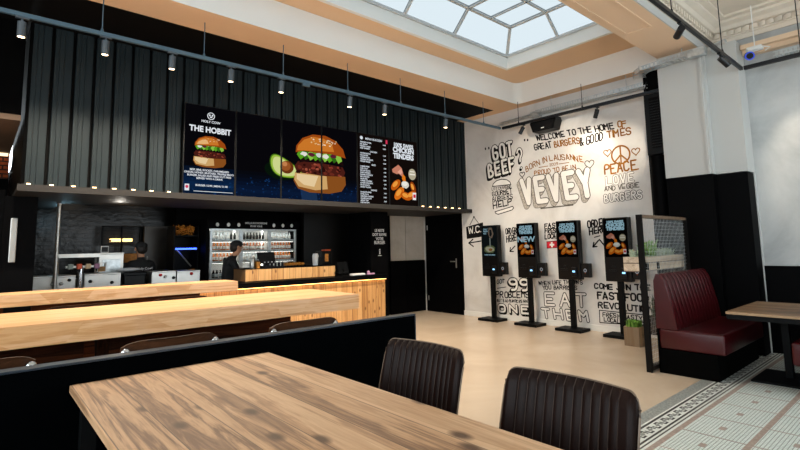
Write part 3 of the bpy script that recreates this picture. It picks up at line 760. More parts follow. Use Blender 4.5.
d = Draw(wall_pl).use(m_paint_white)
for i, (s_, sz) in enumerate((('LE RESTE', .07), ('DOIT SUIVRE', .07), ('VOTRE', .07), ('BURGER', .085))): d.text(s_, .2, 1.66-.075*i, sz, .003, 'CENTER', .001, .8)
d.disc((.2, 1.33), .015, .015, .003).rect(.188, 1.25, .212, 1.31, .003).rect(.16, 1.22, .24, 1.23, .003).build('lettering', t)

# --- things on the plinth / counter
ZP = 1.09
t = empty('till_monitor', 'black till monitor tilted on the pine clad box', 'monitor', (3.49, 7.25, ZP))
MB().rbox(-.1, -.06, 0, .1, .1, .03, .01).box(-.025, .0, .028, .025, .03, .09).build('stand', m_plastic, t)
m_ = MB().rbox(-.15, -.02, .06, .15, .01, .25, .008).build('screen_housing', m_plastic2, t); m_.rotation_euler = (-.25, 0, 0)
t = empty('bread_tray', 'tray of golden bread rolls on the pine clad box', 'tray', (3.92, 7.2, ZP))
MB().box(-.19, -.1, 0, .19, .12, .012).build('tray', m_black_panel, t)
for i in range(6):
    for j in range(2):
        o = MB().sphere((0, 0, .0), .034, 10, (1, 1.3, .8)).build('bread_roll', m_bread, None, True, (3.92-.15+.06*i, 7.15+.09*j, ZP+.040))
        tag(o, 'golden bread roll in the tray on the pine clad box', 'bread roll', 'bread rolls in the tray')
o = empty('condiment_rack', 'row of small dark bottles with white caps before the till monitor', 'bottle rack', (3.36, 7.10, ZP))
MB().box(-.02, -.025, 0, .34, .025, .02).build('rack', m_plastic, o)
for i in range(6): MB().lathe([(.02, .02), (.02, .07), (.01, .08), (.01, .095)], .02+.06*i, 0, 8, mats=[0, 0, 1]).build('bottle', [m_plastic2, m_white_pl], o)
def jar(label, loc, r, h, mats, group=None):
    o = MB().lathe([(r*.9, 0), (r, .02), (r, h*.75), (r*.7, h*.82), (r*.75, h)], 0, 0, 12, mats=[0, 0, 0, 1]).build('sauce_jar', mats, None, True, loc); return tag(o, label, 'jar', group)
jar('tall clear jar at the left end of the pine clad box', (3.20, 7.15, ZP), .04, .20, [m_steel, m_white_pl]); jar('short glass jar beside the staff member in the cap', (3.30, 7.2, ZP), .035, .13, [m_bread, m_white_pl])
jar('orange topped jar left of the till monitor', (3.27, 7.10, ZP), .03, .12, [m_bread, m_plastic])
t = empty('coffee_grinder', 'black coffee machine with orange lid on the right end of the pine clad box', 'coffee machine', (4.55, 7.25, ZP))
MB().rbox(-.1, -.08, 0, .1, .12, .24, .012).build('body', m_plastic, t); MB().rbox(-.02, -.06, .24, .1, .06, .265, .008).build('lid', plain('orange_plastic', '#c8532a', .5), t)
MB().rbox(-.035, -.09, .06, .035, -.078, .19, .006).build('bean_window', m_bread, t)
t = empty('cup_dispenser', 'white and black cup holder left of the coffee machine', 'cup holder', (4.36, 7.22, ZP))
MB().lathe([(.045, 0), (.05, .06), (.055, .16), (.04, .2)], 0, 0, 14).build('cup_stack', m_white_pl, t, True); MB().rbox(.03, -.07, 0, .075, .02, .14, .005).build('holder', m_plastic, t)
t = empty('tablet_stand', 'black tilted screen on the worktop right of the pine clad box', 'screen', (4.93, 7.2, .9))
MB().box(-.06, -.04, 0, .06, .06, .02).box(-.015, .0, .018, .015, .02, .1).build('stand', m_plastic, t)
m_ = MB().rbox(-.11, -.012, .03, .11, .012, .24, .006).build('panel', m_plastic2, t); m_.rotation_euler = (-.3, 0, 0)
o = tag(MB().rbox(-.14, -.05, 0, .14, .05, .035, .015).build('napkin_pack', m_white_pl, None, True, (4.98, 6.86, .9)), 'white paper pack lying on the black worktop', 'pack')
o = tag(MB().rbox(-.08, -.03, 0, .08, .03, .03, .012).sphere((-.05, 0, .045), .03, 8).build('wrapped_sweet', plain('pink_wrap', '#b88aa8', .5), None, True, (5.25, 6.84, .9)), 'small pink item on the worktop near the text column', 'pack')

# --- drinks fridge
FX, FYf, FW = 2.86, 8.2, 1.72
t = empty('drinks_fridge', 'three-door drinks fridge with lit white interior behind the counter', 'fridge', (FX, FYf, 0))
MB().box(0, .02, 0, .06, .36, 1.9).box(FW-.06, .02, 0, FW, .36, 1.9).box(.06, .32, 0, FW-.06, .36, 1.9).box(.06, .02, 0, FW-.06, .32, .22).box(.06, .02, 1.74, FW-.06, .32, 1.9).build('cabinet', m_black_panel, t)
hd = MB().box(0, -.03, 1.745, FW, .02, 1.885).build('header_sign', m_black_panel, t)
d = Draw(Plane((0, -.03, 0), (1, 0, 0), (0, 0, 1), (0, -1, 0))).use(m_paint_white)
d.text('MEILLEURES BOISSONS', FW/2, 1.83, .045, .002, 'CENTER', .001, .9).text('POUR VOUS', FW/2, 1.775, .045, .002, 'CENTER', .001, .9)
for k in (.17, .36, .54, 1.2, 1.38, 1.56): d.disc((k, 1.81), .028, .034, .002, 10).use(m_paint_white)
d.build('lettering', hd)
MB().box(.06, .30, .22, FW-.06, .32, 1.74).build('liner', m_white_pl, t)
glow = emit('#fff8ee', 8)
MB().box(.07, .05, 1.715, FW-.07, .09, 1.735).build('lamp', glow, t)
for k in range(1, 3): MB().box(.06+k*(FW-.12)/3-.006, .28, .22, .06+k*(FW-.12)/3+.006, .298, 1.74).build('lamp', glow, t)
SH = (1.545, 1.365, 1.185, .90)
for z in SH: MB().box(.065, .08, z-.022, FW-.065, .275, z-.005).box(.065, .065, z-.03, FW-.065, .08, z+.015).build('shelf', m_white_pl, t); MB().box(.07, .082, z-.032, FW-.07, .10, z-.023).build('lamp', glow, t)
bw = (FW-.12)/3
for k in range(3):
    x0 = .06+bw*k; x1 = x0+bw
    dr = MB().box(x0, -.02, .2, x0+.03, .015, 1.74).box(x1-.03, -.02, .2, x1, .015, 1.74).box(x0+.03, -.02, 1.71, x1-.03, .015, 1.74).box(x0+.03, -.02, .2, x1-.03, .015, .24).build('door', m_galv, t)
    MB().box(x0+.03, -.006, .24, x1-.03, -.002, 1.71).build('door_glass', m_fridge_glass, dr)
bk = {}
def bottle(key, cb, cl, cc):
    if key not in bk:
        h = .145
        o = MB().lathe([(.022, 0), (.024, .01), (.024, .035), (.0245, .036), (.0245, .085), (.024, .086), (.022, .10), (.012, .118), (.012, h-.015), (.013, h-.014), (.013, h)], 0, 0, 10,
                       mats=[0, 0, 0, 1, 1, 0, 0, 0, 2, 2]).build('drink_bottle', [cb, cl, cc], None, True); o['category'] = 'bottle'; bk[key] = o; return o
    o = bk[key].copy(); col.objects.link(o); return o
orange = plain('orange_drink', '#c0691c', .3); amber = plain('amber_drink', '#a3561c', .3); clear = plain('water_bottle', '#c2ccd0', .25); green = plain('dark_green_glass', '#10241a', .2); lab = plain('white_label', '#dcdcd8', .6); colab = plain('orange_label', '#d98a3a', .6); dark = plain('cola_dark', '#1a0f0c', .25)
rows = [(('clear', clear, lab, clear), ('green', green, dark, green), ('clear', clear, lab, clear)), (('orange', orange, lab, colab), ('amber', amber, lab, orange), ('amber', amber, lab, orange)), (('orange', orange, lab, colab), ('clear', clear, lab, clear), ('orange', orange, lab, colab)), (('dark', dark, clear, dark), None, None)]
nm = {'clear': 'clear bottle with pale label', 'green': 'dark green glass bottle', 'orange': 'orange drink bottle with white label', 'amber': 'amber bottle with white label', 'dark': 'dark cola bottle'}
for r_, z in enumerate(SH):
    for k in range(3):
        if not rows[r_][k]: continue
        for i in range(8):
            kk = rows[r_][k]
            if r_ == 0 and k == 0 and i > 5: kk = rows[0][1]
            o = bottle(*kk); o.location = (FX+.06+bw*k+.06+i*.0595, FYf+.14, z-.004)
            w_ = ('top', 'second', 'third', 'bottom')[r_]; q_ = ('left', 'middle', 'right')[k]
            o['group'] = f'bottles on the {w_} shelf of the drinks fridge'; o['label'] = f'{nm[kk[0]]} on the {w_} shelf behind the {q_} fridge door'

# --- booth: two red benches, table, mesh screen, planters
def bench(label, y_back, s, xa, xb, loc):
    t = empty('booth_bench', label, 'bench', loc)
    # s=-1: sitter faces -Y (back at +Y)
    n = 14; L = xb-xa
    MB().rbox(xa, min(0, s*.55), 0, xb, max(0, s*.55), .25, .004).build('plinth', m_black, t)
    MB().rbox(xa, min(s*.02, s*.62), .252, xb, max(s*.02, s*.62), .455, .022, 3).build('seat', m_red, t, True)
    m = MB(); NJ = 8; K = 10*n; f0, bk0 = [], []
    for j in range(NJ+1):
        v = j/NJ; z = .457+.57*v; lean = .12*v**1.3
        th = .06*math.sqrt(max(.05, 1-max(0, (v-.86)/.14)**2))
        for i in range(K+1):
            u = i/K; ch = .012*(abs(math.sin(u*n*PI))**.6)*(.25+.75*min(1, v*1.4))
            f0.append((xa+L*u, s*(.15-lean+ch+th*.6+.02), z)); bk0.append((xa+L*u, s*(.0+.03*(1-math.sqrt(max(0, 1-max(0, (v-.8)/.2)**2)))), z))
    w = K+1; off = w*(NJ+1); fs = []
    for j in range(NJ):
        for i in range(K): a = j*w+i; fs += [(a, a+1, a+w+1, a+w), (off+a, off+a+w, off+a+w+1, off+a+1)]
        for i in (0, K): a = j*w+i; fs.append((a, a+w, off+a+w, off+a))
    for i in range(K): fs += [(i, off+i, off+i+1, i+1), (NJ*w+i, NJ*w+i+1, off+NJ*w+i+1, off+NJ*w+i)]
    m.add(f0+bk0, fs).build('backrest', m_red, t, True)
    MB().rbox(xa, min(0, s*.02), .0, xb, max(0, s*.02), .46, .004).build('rear_panel', m_black, t)
    return t
bench('oxblood leather booth bench with fluted back against the wire mesh screen', 2.2, -1, 0, 1.42, (5.5, 2.19, 0))
bench('oxblood leather booth bench cut off by the right edge of the photo', .45, 1, 0, 1.42, (5.5, .44, 0))
t = empty('booth_table', 'small weathered plank table on a black steel leg between the booth benches', 'table', (5.95, 1.2, 0))
MB().rbox(-.56, -.33, .675, .56, .31, .70, .003).build('tabletop', m_table2, t)
MB().box(-.555, -.325, .63, .555, .305, .674).build('steel_frame', m_black_steel, t)
MB().box(.1, -.03, .02, .18, .03, .63).build('leg', m_black_steel, t)
MB().rbox(-.2, -.15, 0, .4, .25, .02, .004).build('foot_plate', m_black_steel, t)

m_rail_hilite = plain('tan_rail_highlight', '#6a5543', .5, vary=.3, scale=14); m_post = plain('dark_post_steel', '#0c0a09', .6, spec=.1, vary=.3, scale=14)  # top rail's tan highlight is put into its colour; posts stay dark
SX0, SX1, SYm, SZ = 5.42, 6.78, 2.262, 1.67
t = empty('mesh_screen', 'rusted steel framed wire mesh screen behind the oxblood bench', 'screen', (SX0, SYm, 0))
LX_ = SX1-SX0
for x0 in (0, LX_-.035): MB().rbox(x0, -.03, 0, x0+.035, .03, SZ, .003).build('post', m_post, t)
MB().rbox(.035, -.03, SZ-.035, LX_-.035, .03, SZ, .003).build('top_rail', m_rail_hilite, t); MB().rbox(.035, -.03, .02, LX_-.035, .03, .06, .003).build('bottom_rail', m_rustwood, t)
m = MB(); k = .06
while k < LX_-.04: m.box(k-.0013, -.0013, .06, k+.0013, .0013, SZ-.035); k += .042
k = .085
while k < SZ-.04: m.box(.035, -.0013, k-.0013, LX_-.035, .0013, k+.0013); k += .042
m.build('wire_mesh', m_galv, t)
def plantlet(m, c, h, n, leaf, spread, rs):
    for i in range(n):
        a = rs.uniform(0, 2*PI); p0 = Vector((c[0]+rs.uniform(-.03, .03), c[1]+rs.uniform(-.02, .02), c[2])); L = h*rs.uniform(.55, 1.15); sp = spread*rs.uniform(.3, 1)
        prev = None
        dirv = Vector((math.cos(a), math.sin(a), 0)); sd = Vector((-math.sin(a), math.cos(a), 0))
        segs = 5
        pts = [p0+dirv*sp*(k/segs)**1.5+Vector((0, 0, L*math.sin(k/segs*1.9)/1.0*.95)) for k in range(segs+1)]
        wd = [leaf*w for w in (.25, .8, 1, .8, .45, .05)]
        vs = []
        for p, w in zip(pts, wd): vs += [p-sd*w, p+sd*w]
        m.add(vs, [(2*k, 2*k+1, 2*k+3, 2*k+2) for k in range(segs)])
def planter(name, label, loc, w, dpt, h, mat, plants):
    t = empty(name, label, 'planter', loc)
    m = MB(); q = .012
    m.box(0, 0, 0, w, q, h).box(0, dpt-q, 0, w, dpt, h).box(0, q, 0, q, dpt-q, h).box(w-q, q, 0, w, dpt-q, h).box(q, q, 0, w-q, dpt-q, q)
    m.build('box', mat, t); MB().box(q, q, q, w-q, dpt-q, h-.02).build('soil', m_soil, t)
    for nm_, mt, items in plants:
        rs = random.Random(len(items)+int(w*100)); m = MB()
        for it in items: plantlet(m, *it, rs)
        m.build(nm_, mt, t)
    return t
H1 = .165
planter('hanging_planter', 'long grey wooden planter with ferns hung on the wire mesh screen', (5.56, 2.32, 1.04), 1.26, .2, H1, m_grey_wood,
        [('fern', m_leaf, [((.25+.07*i, .09, H1-.02), .15+.05*(i % 2), 9, .011, .13) for i in range(6)]),
         ('sage_plant', m_leaf2, [((.62+.06*i, .1, H1-.02), .10, 12, .008, .08) for i in range(10)]), ('sage_plant', m_leaf2, [((.05+.045*i, .12, H1-.02), .10, 12, .007, .07) for i in range(4)])])
planter('floor_planter', 'square pale wooden planter on the floor by the last kiosk', (6.62, 2.86, 0), .2, .2, .25, m_crate,
        [('succulent', m_leaf, [((.05+.05*i, .05+.05*j, .23), .10, 14, .014, .05) for i in range(3) for j in range(3)])])
planter('hanging_planter', 'dark slatted planter box low on the mesh screen behind the bench', (5.95, 2.30, .30), .5, .2, .2, m_rustwood,
        [('grass', m_leaf3, [((.06+.05*i, .1, .18), .26, 14, .006, .1) for i in range(8)])])
for o in bpy.data.objects:
    if o.name.startswith('hanging_planter'):
        MB().box(.1, -.0065 if o.location.y < 2.31 else -.0265, .02, .12, -.0005, .10).box(.4, -.0065 if o.location.y < 2.31 else -.0265, .02, .42, -.0005, .10).build('hook', m_black_steel, o)

# ================================================================== MENU SCREENS
class CDraw(Draw):
    clip = None; dx = 0
    def poly(s, pts, d):
        pts = [(a-s.dx, b) for a, b in pts]
        for lim, sg in ((s.clip[0], 1), (-s.clip[1], -1)):
            out = []
            for i in range(len(pts)):
                p, q = pts[i], pts[(i+1) % len(pts)]; ip, iq = sg*p[0] >= lim, sg*q[0] >= lim
                if ip: out.append(p)
                if ip != iq:
                    t = (sg*lim-p[0])/(q[0]-p[0]); out.append((sg*lim, p[1]+t*(q[1]-p[1])))
            pts = out
            if len(pts) < 3: return s
        return Draw.poly(s, pts, d)
S_K = [.9]
S = lambda c: emit(c, S_K[0])
def blob(c, rx, ry, n, wob, rs, a0=0, a1=2*PI):
    return [(c[0]+rx*(1+rs.uniform(-wob, wob))*math.cos(a0+(a1-a0)*i/n), c[1]+ry*(1+rs.uniform(-wob, wob))*math.sin(a0+(a1-a0)*i/n)) for i in range(n+1 if a1-a0 < 6.2 else n)]
def speck(d, cols, n, box, r0, r1, dep, rs):
    for i in range(n):
        d.use(S(cols[i % len(cols)])); r = rs.uniform(r0, r1)
        d.poly(blob((rs.uniform(box[0], box[2]), rs.uniform(box[1], box[3])), r*rs.uniform(.8, 1.8), r, 7, .3, rs), dep+rs.uniform(0, .0004))
def burger(d, c, w, rs, small=False):
    h = w
    def B(pts, colr, dep): d.use(S(colr)).poly([(c[0]+a*w, c[1]+b*h) for a, b in pts], dep)
    # lower bun
    B([(-.46, .0), (-.47, -.13), (-.40, -.24), (-.2, -.29), (.15, -.29), (.38, -.24), (.46, -.13), (.45, .0)], '#8a4f1e', .002)
    B([(-.45, .0), (-.46, -.11), (-.39, -.21), (-.1, -.25), (.12, -.22), (.1, -.02)], '#d3a86c', .0022)
    B([(-.42, -.02), (-.42, -.10), (-.3, -.18), (-.12, -.2), (-.05, -.03)], '#ecd0a0', .0024)
    # patty
    B([(-.43, .02), (-.46, .09), (-.40, .17), (0, .18), (.40, .15), (.45, .07), (.42, .0), (0, -.02)], '#4a1d16', .0026)
    speck(d, ['#8a3a2c', '#6a2a1e', '#2a0d0a', '#a3523c'], 26 if small else 46, (c[0]-.40*w, c[1]+.0*h, c[0]+.38*w, c[1]+.15*h), .012*w, .03*w, .0028, rs)
    B([(-.38, .15), (-.2, .2), (.0, .17), (.2, .21), (.42, .17), (.40, .24), (-.36, .25)], '#1c0b0b', .003)
    # greens, onion
    for k in range(9):
        x = -.36+.085*k
        B([(x-.06, .26+.03*rs.random()), (x, .20), (x+.07, .25), (x+.04, .34), (x-.03, .33)], ['#5aa321', '#2d6a16', '#8cc548'][k % 3], .0032+.00005*k)
    for k in range(5): B(blob((-.3+.13*k, .29+.02*rs.random()), .06, .035, 9, .25, rs), ['#e8e6dc', '#5b1c34', '#cfd8d0'][k % 3], .0036)
    # top bun
    B([(-.44, .30), (-.43, .40), (-.33, .53), (-.15, .61), (.08, .62), (.27, .56), (.41, .44), (.46, .30), (.2, .34), (-.1, .33), (-.3, .34)], '#a04a12', .004)
    B([(-.42, .33), (-.40, .41), (-.30, .51), (-.14, .575), (.05, .57), (.2, .5), (.24, .38), (-.1, .36)], '#d07a2a', .0042)
    B([(-.38, .36), (-.34, .43), (-.22, .50), (-.1, .50), (-.05, .40), (-.2, .37)], '#eeb878', .0044)
    speck(d, ['#f4e6c8', '#e0c088'], 14 if small else 34, (c[0]-.2*w, c[1]+.46*h, c[0]+.3*w, c[1]+.56*h), .008*w, .012*w, .0046, rs)
def chicken(d, c, w, rs, badge=True):
    def B(pts, colr, dep): d.use(S(colr)).poly([(c[0]+a*w, c[1]+b*w) for a, b in pts], dep)
    for x, y, r, ang in ((-.3, -.05, .2, .7), (-.18, -.27, .22, .8), (.05, -.33, .2, -.3), (.32, -.08, .17, 2.0), (.25, -.3, .2, .4)):
        q = [(x+math.cos(t)*r*math.cos(ang)-math.sin(t)*r*.52*math.sin(ang), y+math.cos(t)*r*math.sin(ang)+math.sin(t)*r*.52*math.cos(ang)) for t in [i*PI/9 for i in range(18)]]
        B(q, ['#c25a10', '#e07a1a', '#8f3a0a', '#d9701a', '#7d3208'][int(abs(x*100)) % 5], .002)
        B([(x+(a-x)*.55-.02, y+(b-y)*.55+.02) for a, b in q], '#f2a040', .0024)
    B(blob((.03, -.02), .15, .1, 14, .12, rs), '#d8d4c8', .0028); B(blob((.02, .0), .1, .06, 10, .15, rs), '#f2f0e6', .003)
    B([(.3, -.42), (.42, -.42), (.43, -.22), (.3, -.22)], '#f0f0f0', .003); B([(.32, -.36), (.41, -.36), (.41, -.27), (.32, -.27)], '#d0203a', .0033)
    B([(-.42, .36), (-.2, .5), (-.08, .42), (-.02, .25), (-.06, .18), (-.18, .26), (-.26, .24), (-.4, .28)], '#c98068', .002)
    B([(-.24, .30), (-.1, .40), (-.06, .30), (-.12, .24)], '#e6a890', .0023)
    B([(-.04, .26), (.04, .2), (.06, .06), (-.02, .04), (-.08, .14)], '#e07a1a', .0026)
    if badge: B(blob((.3, .28), .14, .155, 20, 0, rs), '#b5ac92', .002); B([(.2, .3), (.4, .3), (.4, .26), (.2, .26)], '#efeadb', .0023); B([(.22, .37), (.38, .37), (.38, .34), (.22, .34)], '#efeadb', .0023)
SW, SHh, SYf, SZ0 = .682, 1.195, 6.352, 2.087
labs = ['menu screen with a small burger and white text under the logo, leftmost of the row', 'dark menu screen with the left half of an avocado, second of the row', 'menu screen with the avocado stone and left half of the giant burger', 'menu screen with the right half of the giant burger',
        'menu screen with the white price list', 'menu screen with chicken tenders and a round badge, rightmost of the row']
for k in range(6):
    x0 = 1.90+SW*k
    t = empty('menu_screen', labs[k], 'screen', (x0, SYf, SZ0), 0, 'row of menu screens above the counter')
    MB().rbox(.003, .003, 0, SW-.003, .045, SHh, .003).build('housing', m_plastic, t)
    MB().box(.1, .045, .3, .2, .097, .8).box(SW-.2, .045, .3, SW-.1, .097, .8).build('bracket', m_plastic, t)
    d = CDraw(Plane((0, .002, 0), (1, 0, 0), (0, 0, 1), (0, -1, 0))); d.clip = (.014, SW-.014); rs = random.Random(k+3)
    base = '#08070b' if k < 4 else '#120c0a'
    d.use(S(base)).rect(0, .014, SW, SHh-.014, .0)
    if k < 4:
        for q in range(7): d.use(S((('#071326', '#08162c', '#091a34', '#0a1f3e', '#0b2446', '#0a2140', '#081a33') if k == 0 else ('#070910', '#070b16', '#070e1e', '#081227', '#09162f', '#0a1935', '#091730'))[q])).poly([(0, .37-.05*q), (SW, .37-.05*q), (SW, .014), (0, .014)], .0004+.0001*q)
        speck(d, ['#0e2c54', '#0a1c38', '#13376a'], 60, (0, .02, SW, .3), .004, .012, .0013, rs)
    if k == 0:
        wt = S('#e8ecf2'); d.use(wt).disc((SW/2, 1.06), .05, .05, .001).use(S(base)).disc((SW/2, 1.06), .04, .04, .0014).use(wt).disc((SW/2-.018, 1.07), .01, .013, .0018).disc((SW/2+.018, 1.07), .01, .013, .0018).disc((SW/2, 1.045), .018, .01, .0018)
        d.text('HOLY COW', SW/2, .965, .045, .001, 'CENTER', .001)
        d.text('THE HOBBIT', SW/2, .835, .105, .001, 'CENTER', .004, .92)
        burger(d, (SW*.5, .50), .46, rs, True)
        d.use(wt)
        for i, s_ in enumerate(('BEEF, BRIE, ROCKET, CARAMELISED', 'ONION, HONEY, MUSTARD, TRUFFLE MAYO', 'BURGER, SALAD AND FRESH CUT FRIES', 'SERVED WITH A DRINK')): d.text(s_, SW/2, .315-.036*i, .034, .0024, 'CENTER', .001, .95)
        d.text('BURGER 15.90 | MENU 21.90', SW/2+.03, .115, .034, .0024, 'CENTER', .001); d.rect(.14, .045, SW-.03, .052, .0024)
        d.rect(.03, .05, .085, .135, .0024).use(S('#d83a5a')).disc((.057, .10), .02, .02, .003, 10)
    if k in (1, 2):
        d.dx = SW*k; c = (SW*2.06, .47)
        d.use(S('#07150a')).poly(blob((c[0]-.01, c[1]-.035), .29, .15, 24, .02, rs), .0016)
        av = lambda s_, ox=0: [(c[0]+ox+s_*(.27*math.cos(a)+.05*math.cos(a)**2), c[1]+s_*(.145*math.sin(a)*(1-.35*math.cos(a)))-.26*s_*math.cos(a)*.3) for a in [i*PI/16 for i in range(32)]]
        d.use(S('#4d7a18')).poly(av(1), .0018).use(S('#9cc040')).poly(av(.93), .002).use(S('#d4dc90')).poly(av(.8), .0022)
        cc = (c[0]+.05, c[1]+.01); d.use(S('#6a3414')).poly(blob(cc, .11, .095, 22, 0, rs), .0025).use(S('#9a5526')).poly(blob((cc[0]-.02, cc[1]+.015), .08, .07, 20, 0, rs), .0027).use(S('#c98450')).poly(blob((cc[0]-.035, cc[1]+.045), .04, .035, 14, 0, rs), .0029)
    if k in (2, 3):
        d.dx = SW*k; rs = random.Random(5); d.use(S('#1a3050')).poly([(SW*2.5, .0), (SW*2.9, .0), (SW*2.85, .2), (SW*2.45, .2)], .0016)
        burger(d, (SW*2.985, .42), 1.0, rs)
    if k == 4:
        wt = S('#dfe6ee'); d.use(wt); rs = random.Random(9)
        d.text('MENU BURGERS', .17, 1.09, .05, .001, 'LEFT', .001).disc((.09, 1.11), .03, .03, .001).use(S('#d83a5a')).rect(SW-.07, 1.07, SW-.03, 1.14, .001).use(wt)
        y = 1.03; words = 'CLASSIC CHEESE BACON SWISS ANGRY VEGGIE CHICKEN DOUBLE BIG BOSS SMOKY FRIES SALAD NUGGETS TENDERS SAUCE ICED TEA COLA WATER BEER'.split()
        for blk, nl in enumerate((4, 5, 11, 6)):
            if blk: d.text(('', 'CHICKEN', 'SIDES', 'DRINKS')[blk], SW*.5, y, .036, .001, 'CENTER', .001); y -= .038
            for q in range(nl):
                d.text(rs.choice(words)+' '+rs.choice(words), .06, y, .030, .001, 'LEFT', .0012)
                if q % 2 == 0: d.text('%d.90' % rs.randint(3, 19), SW-.07, y, .030, .001, 'RIGHT', .0012)
                y -= .0345
            y -= .012
    if k == 5:
        wt = S('#e6ecf2'); d.use(wt)
        d.text('100% SWISS', SW/2, 1.05, .10, .001, 'CENTER', .004, .92).text('CHICKEN', SW/2, .955, .125, .001, 'CENTER', .006, .92).text('TENDERS', SW/2, .845, .125, .001, 'CENTER', .006, .92)
        chicken(d, (SW*.5, .40), .66, rs)
    d.dx = 0; d.build('display', t)

# ================================================================== KIOSKS
S_K[0] = .36
def kiosk(x, y, label, kind):
    t = empty('order_kiosk', label, 'kiosk', (x, y, 0), 0, 'order kiosks along the mural wall')
    MB().rbox(-.15, -.22, 0, .16, .22, .045, .006).build('base_plate', m_black_steel, t)
    MB().rbox(.03, -.04, .045, .09, .04, .82, .004).build('pole', m_black_steel, t)
    MB().rbox(0, -.195, .80, .11, .195, 1.745, .012, 3).build('housing', m_plastic, t)
    pl = Plane((-.001, .195, .80), (0, -1, 0), (0, 0, 1), (-1, 0, 0))
    d = Draw(pl); rs = random.Random(kind+21)
    d.use(S('#0b0807')).rect(.022, .36, .368, .925, .001)
    wt = emit('#9cc3d2', .62)
    if kind == 0:
        d.use(S('#1a2021')).rect(.022, .36, .368, .925, .0014); d.use(wt)
        for i, s_ in enumerate(('ONLY', 'FRESH', 'VEG')): d.text(s_, .06, .86-.04*i, .04, .003, 'LEFT', .001)
        d.use(S('#8f7c6c')).poly([(.19, .9), (.26, .9), (.30, .78), (.26, .70), (.20, .72), (.17, .8)], .002).use(S('#1a2021')).poly([(.205, .86), (.25, .86), (.265, .78), (.24, .73), (.205, .75)], .0026)
        d.use(S('#6f7a52')).poly(blob((.2, .5), .13, .075, 16, .12, rs), .002).use(S('#c9c6a8')).poly(blob((.2, .5), .10, .05, 14, .15, rs), .0024).use(S('#a0713c')).poly(blob((.22, .49), .05, .025, 10, .2, rs), .0028).use(S('#9aa29a')).rect(.20, .55, .225, .71, .0022)
        d.use(wt).text('TASTE THE GREEN', .195, .385, .03, .003, 'CENTER', .001)
    else:
        d.use(wt).text('100% SWISS', .195, .865, .050, .003, 'CENTER', .003, 1).text('CHICKEN', .195, .815, .064, .003, 'CENTER', .004, 1).text('TENDERS', .195, .76, .064, .003, 'CENTER', .004, 1)
        if kind == 1: d.text('NEW', .195, .62, .13, .0034, 'CENTER', .004, 1.2)
        chicken(d, (.195, .55), .34, rs, kind != 1)
    d.build('display', t)
    m = MB(); m.rbox(-.012, .02, .945, .004, .14, .975, .003).rbox(-.014, .035, 1.0, .004, .09, 1.03, .003); m.build('receipt_slot', m_plastic2, t)
    sc_ = MB().rbox(-.03, -.14, .85, .004, -.05, 1.0, .01).build('code_scanner', m_plastic2, t)
    Draw(Plane((-.0315, -.06, .86), (0, -1, 0), (0, 0, 1), (-1, 0, 0))).use(emit('#8fd0ff', 2.2)).rect(.015, .06, .06, .085, 0).build('scanner_light', sc_)
    pt = MB().rbox(.02, -.34, .84, .10, -.197, 1.06, .008).build('payment_terminal', m_plastic2, t)
    Draw(Plane((.019, -.21, .85), (0, -1, 0), (0, 0, 1), (-1, 0, 0))).use(S('#c9ced2')).disc((.055, .10), .028, .03, .001, 12).use(S('#2a2c30')).disc((.055, .10), .014, .016, .0014, 10).use(S('#c9682a')).rect(.05, .05, .06, .07, .001).build('terminal_display', pt)
    return t
kiosk(7.20, 5.735, 'black order kiosk nearest the W.C. door, its screen showing a green dish', 0)
kiosk(7.19, 4.925, 'second black order kiosk from the W.C. door, its screen reading NEW', 1)
kiosk(7.17, 4.13, 'third black order kiosk from the W.C. door, before the EAT THEM lettering', 2)
kiosk(7.14, 3.325, 'black order kiosk nearest the wire mesh screen', 3)

# ================================================================== TRACK LIGHTS, TRAYS, SPEAKERS
def rail(name, label, p0, p1, mat, rods, rtop):
    p0, p1 = Vector(p0), Vector(p1); t = empty(name, label, 'track', p0)
    d = p1-p0; L = d.length; ax = abs(d.x) > abs(d.y); sg = 1 if (d.x if ax else d.y) > 0 else -1
    m = MB()
    m.rbox(0, -.018, -.02, sg*L, .018, .02, .003) if ax else m.rbox(-.018, 0, -.02, .018, sg*L, .02, .003)
    m.build('rail', mat, t)
    for r_ in rods:
        q = MB(); a = Vector((r_-p0.x, 0, .02)) if ax else Vector((0, r_-p0.y, .02))
        q.tube([a, a+Vector((0, 0, rtop-p0.z-.02))], .0055, 6); q.lathe([(.016, .02), (.012, .045), (.005, .06)], a.x, a.y, 8); q.build('hanger', mat, t)
    return t
ZR = 3.49
slate = rail('light_track', 'long slate blue light track hung before the dark ribbed cladding', (-.7, 5.28, ZR), (7.07, 5.28, ZR), m_rail, (.795, 1.77, 2.73, 3.70, 4.66, 5.62, 6.6), ZC)
MB().box(3.70, -.016, -.055, 3.80, .016, -.02).build('driver_box', m_rail, slate)
rail('light_track', 'black light track along the top of the mural wall', (7.10, 5.25, ZR), (7.10, 2.55, ZR), m_dark_rail, (4.9, 3.7), ZC)
rail('light_track', 'black light track running under the beam to the pilaster corner', (2.0, 1.56, ZR), (7.04, 1.56, ZR), m_dark_rail, (4.8, 6.3), 4.29)
rail('light_track', 'black light track over the grey plaster wall at the right edge', (7.04, 1.53, ZR), (7.04, -2.2, ZR), m_dark_rail, (.98, .0), 4.29)
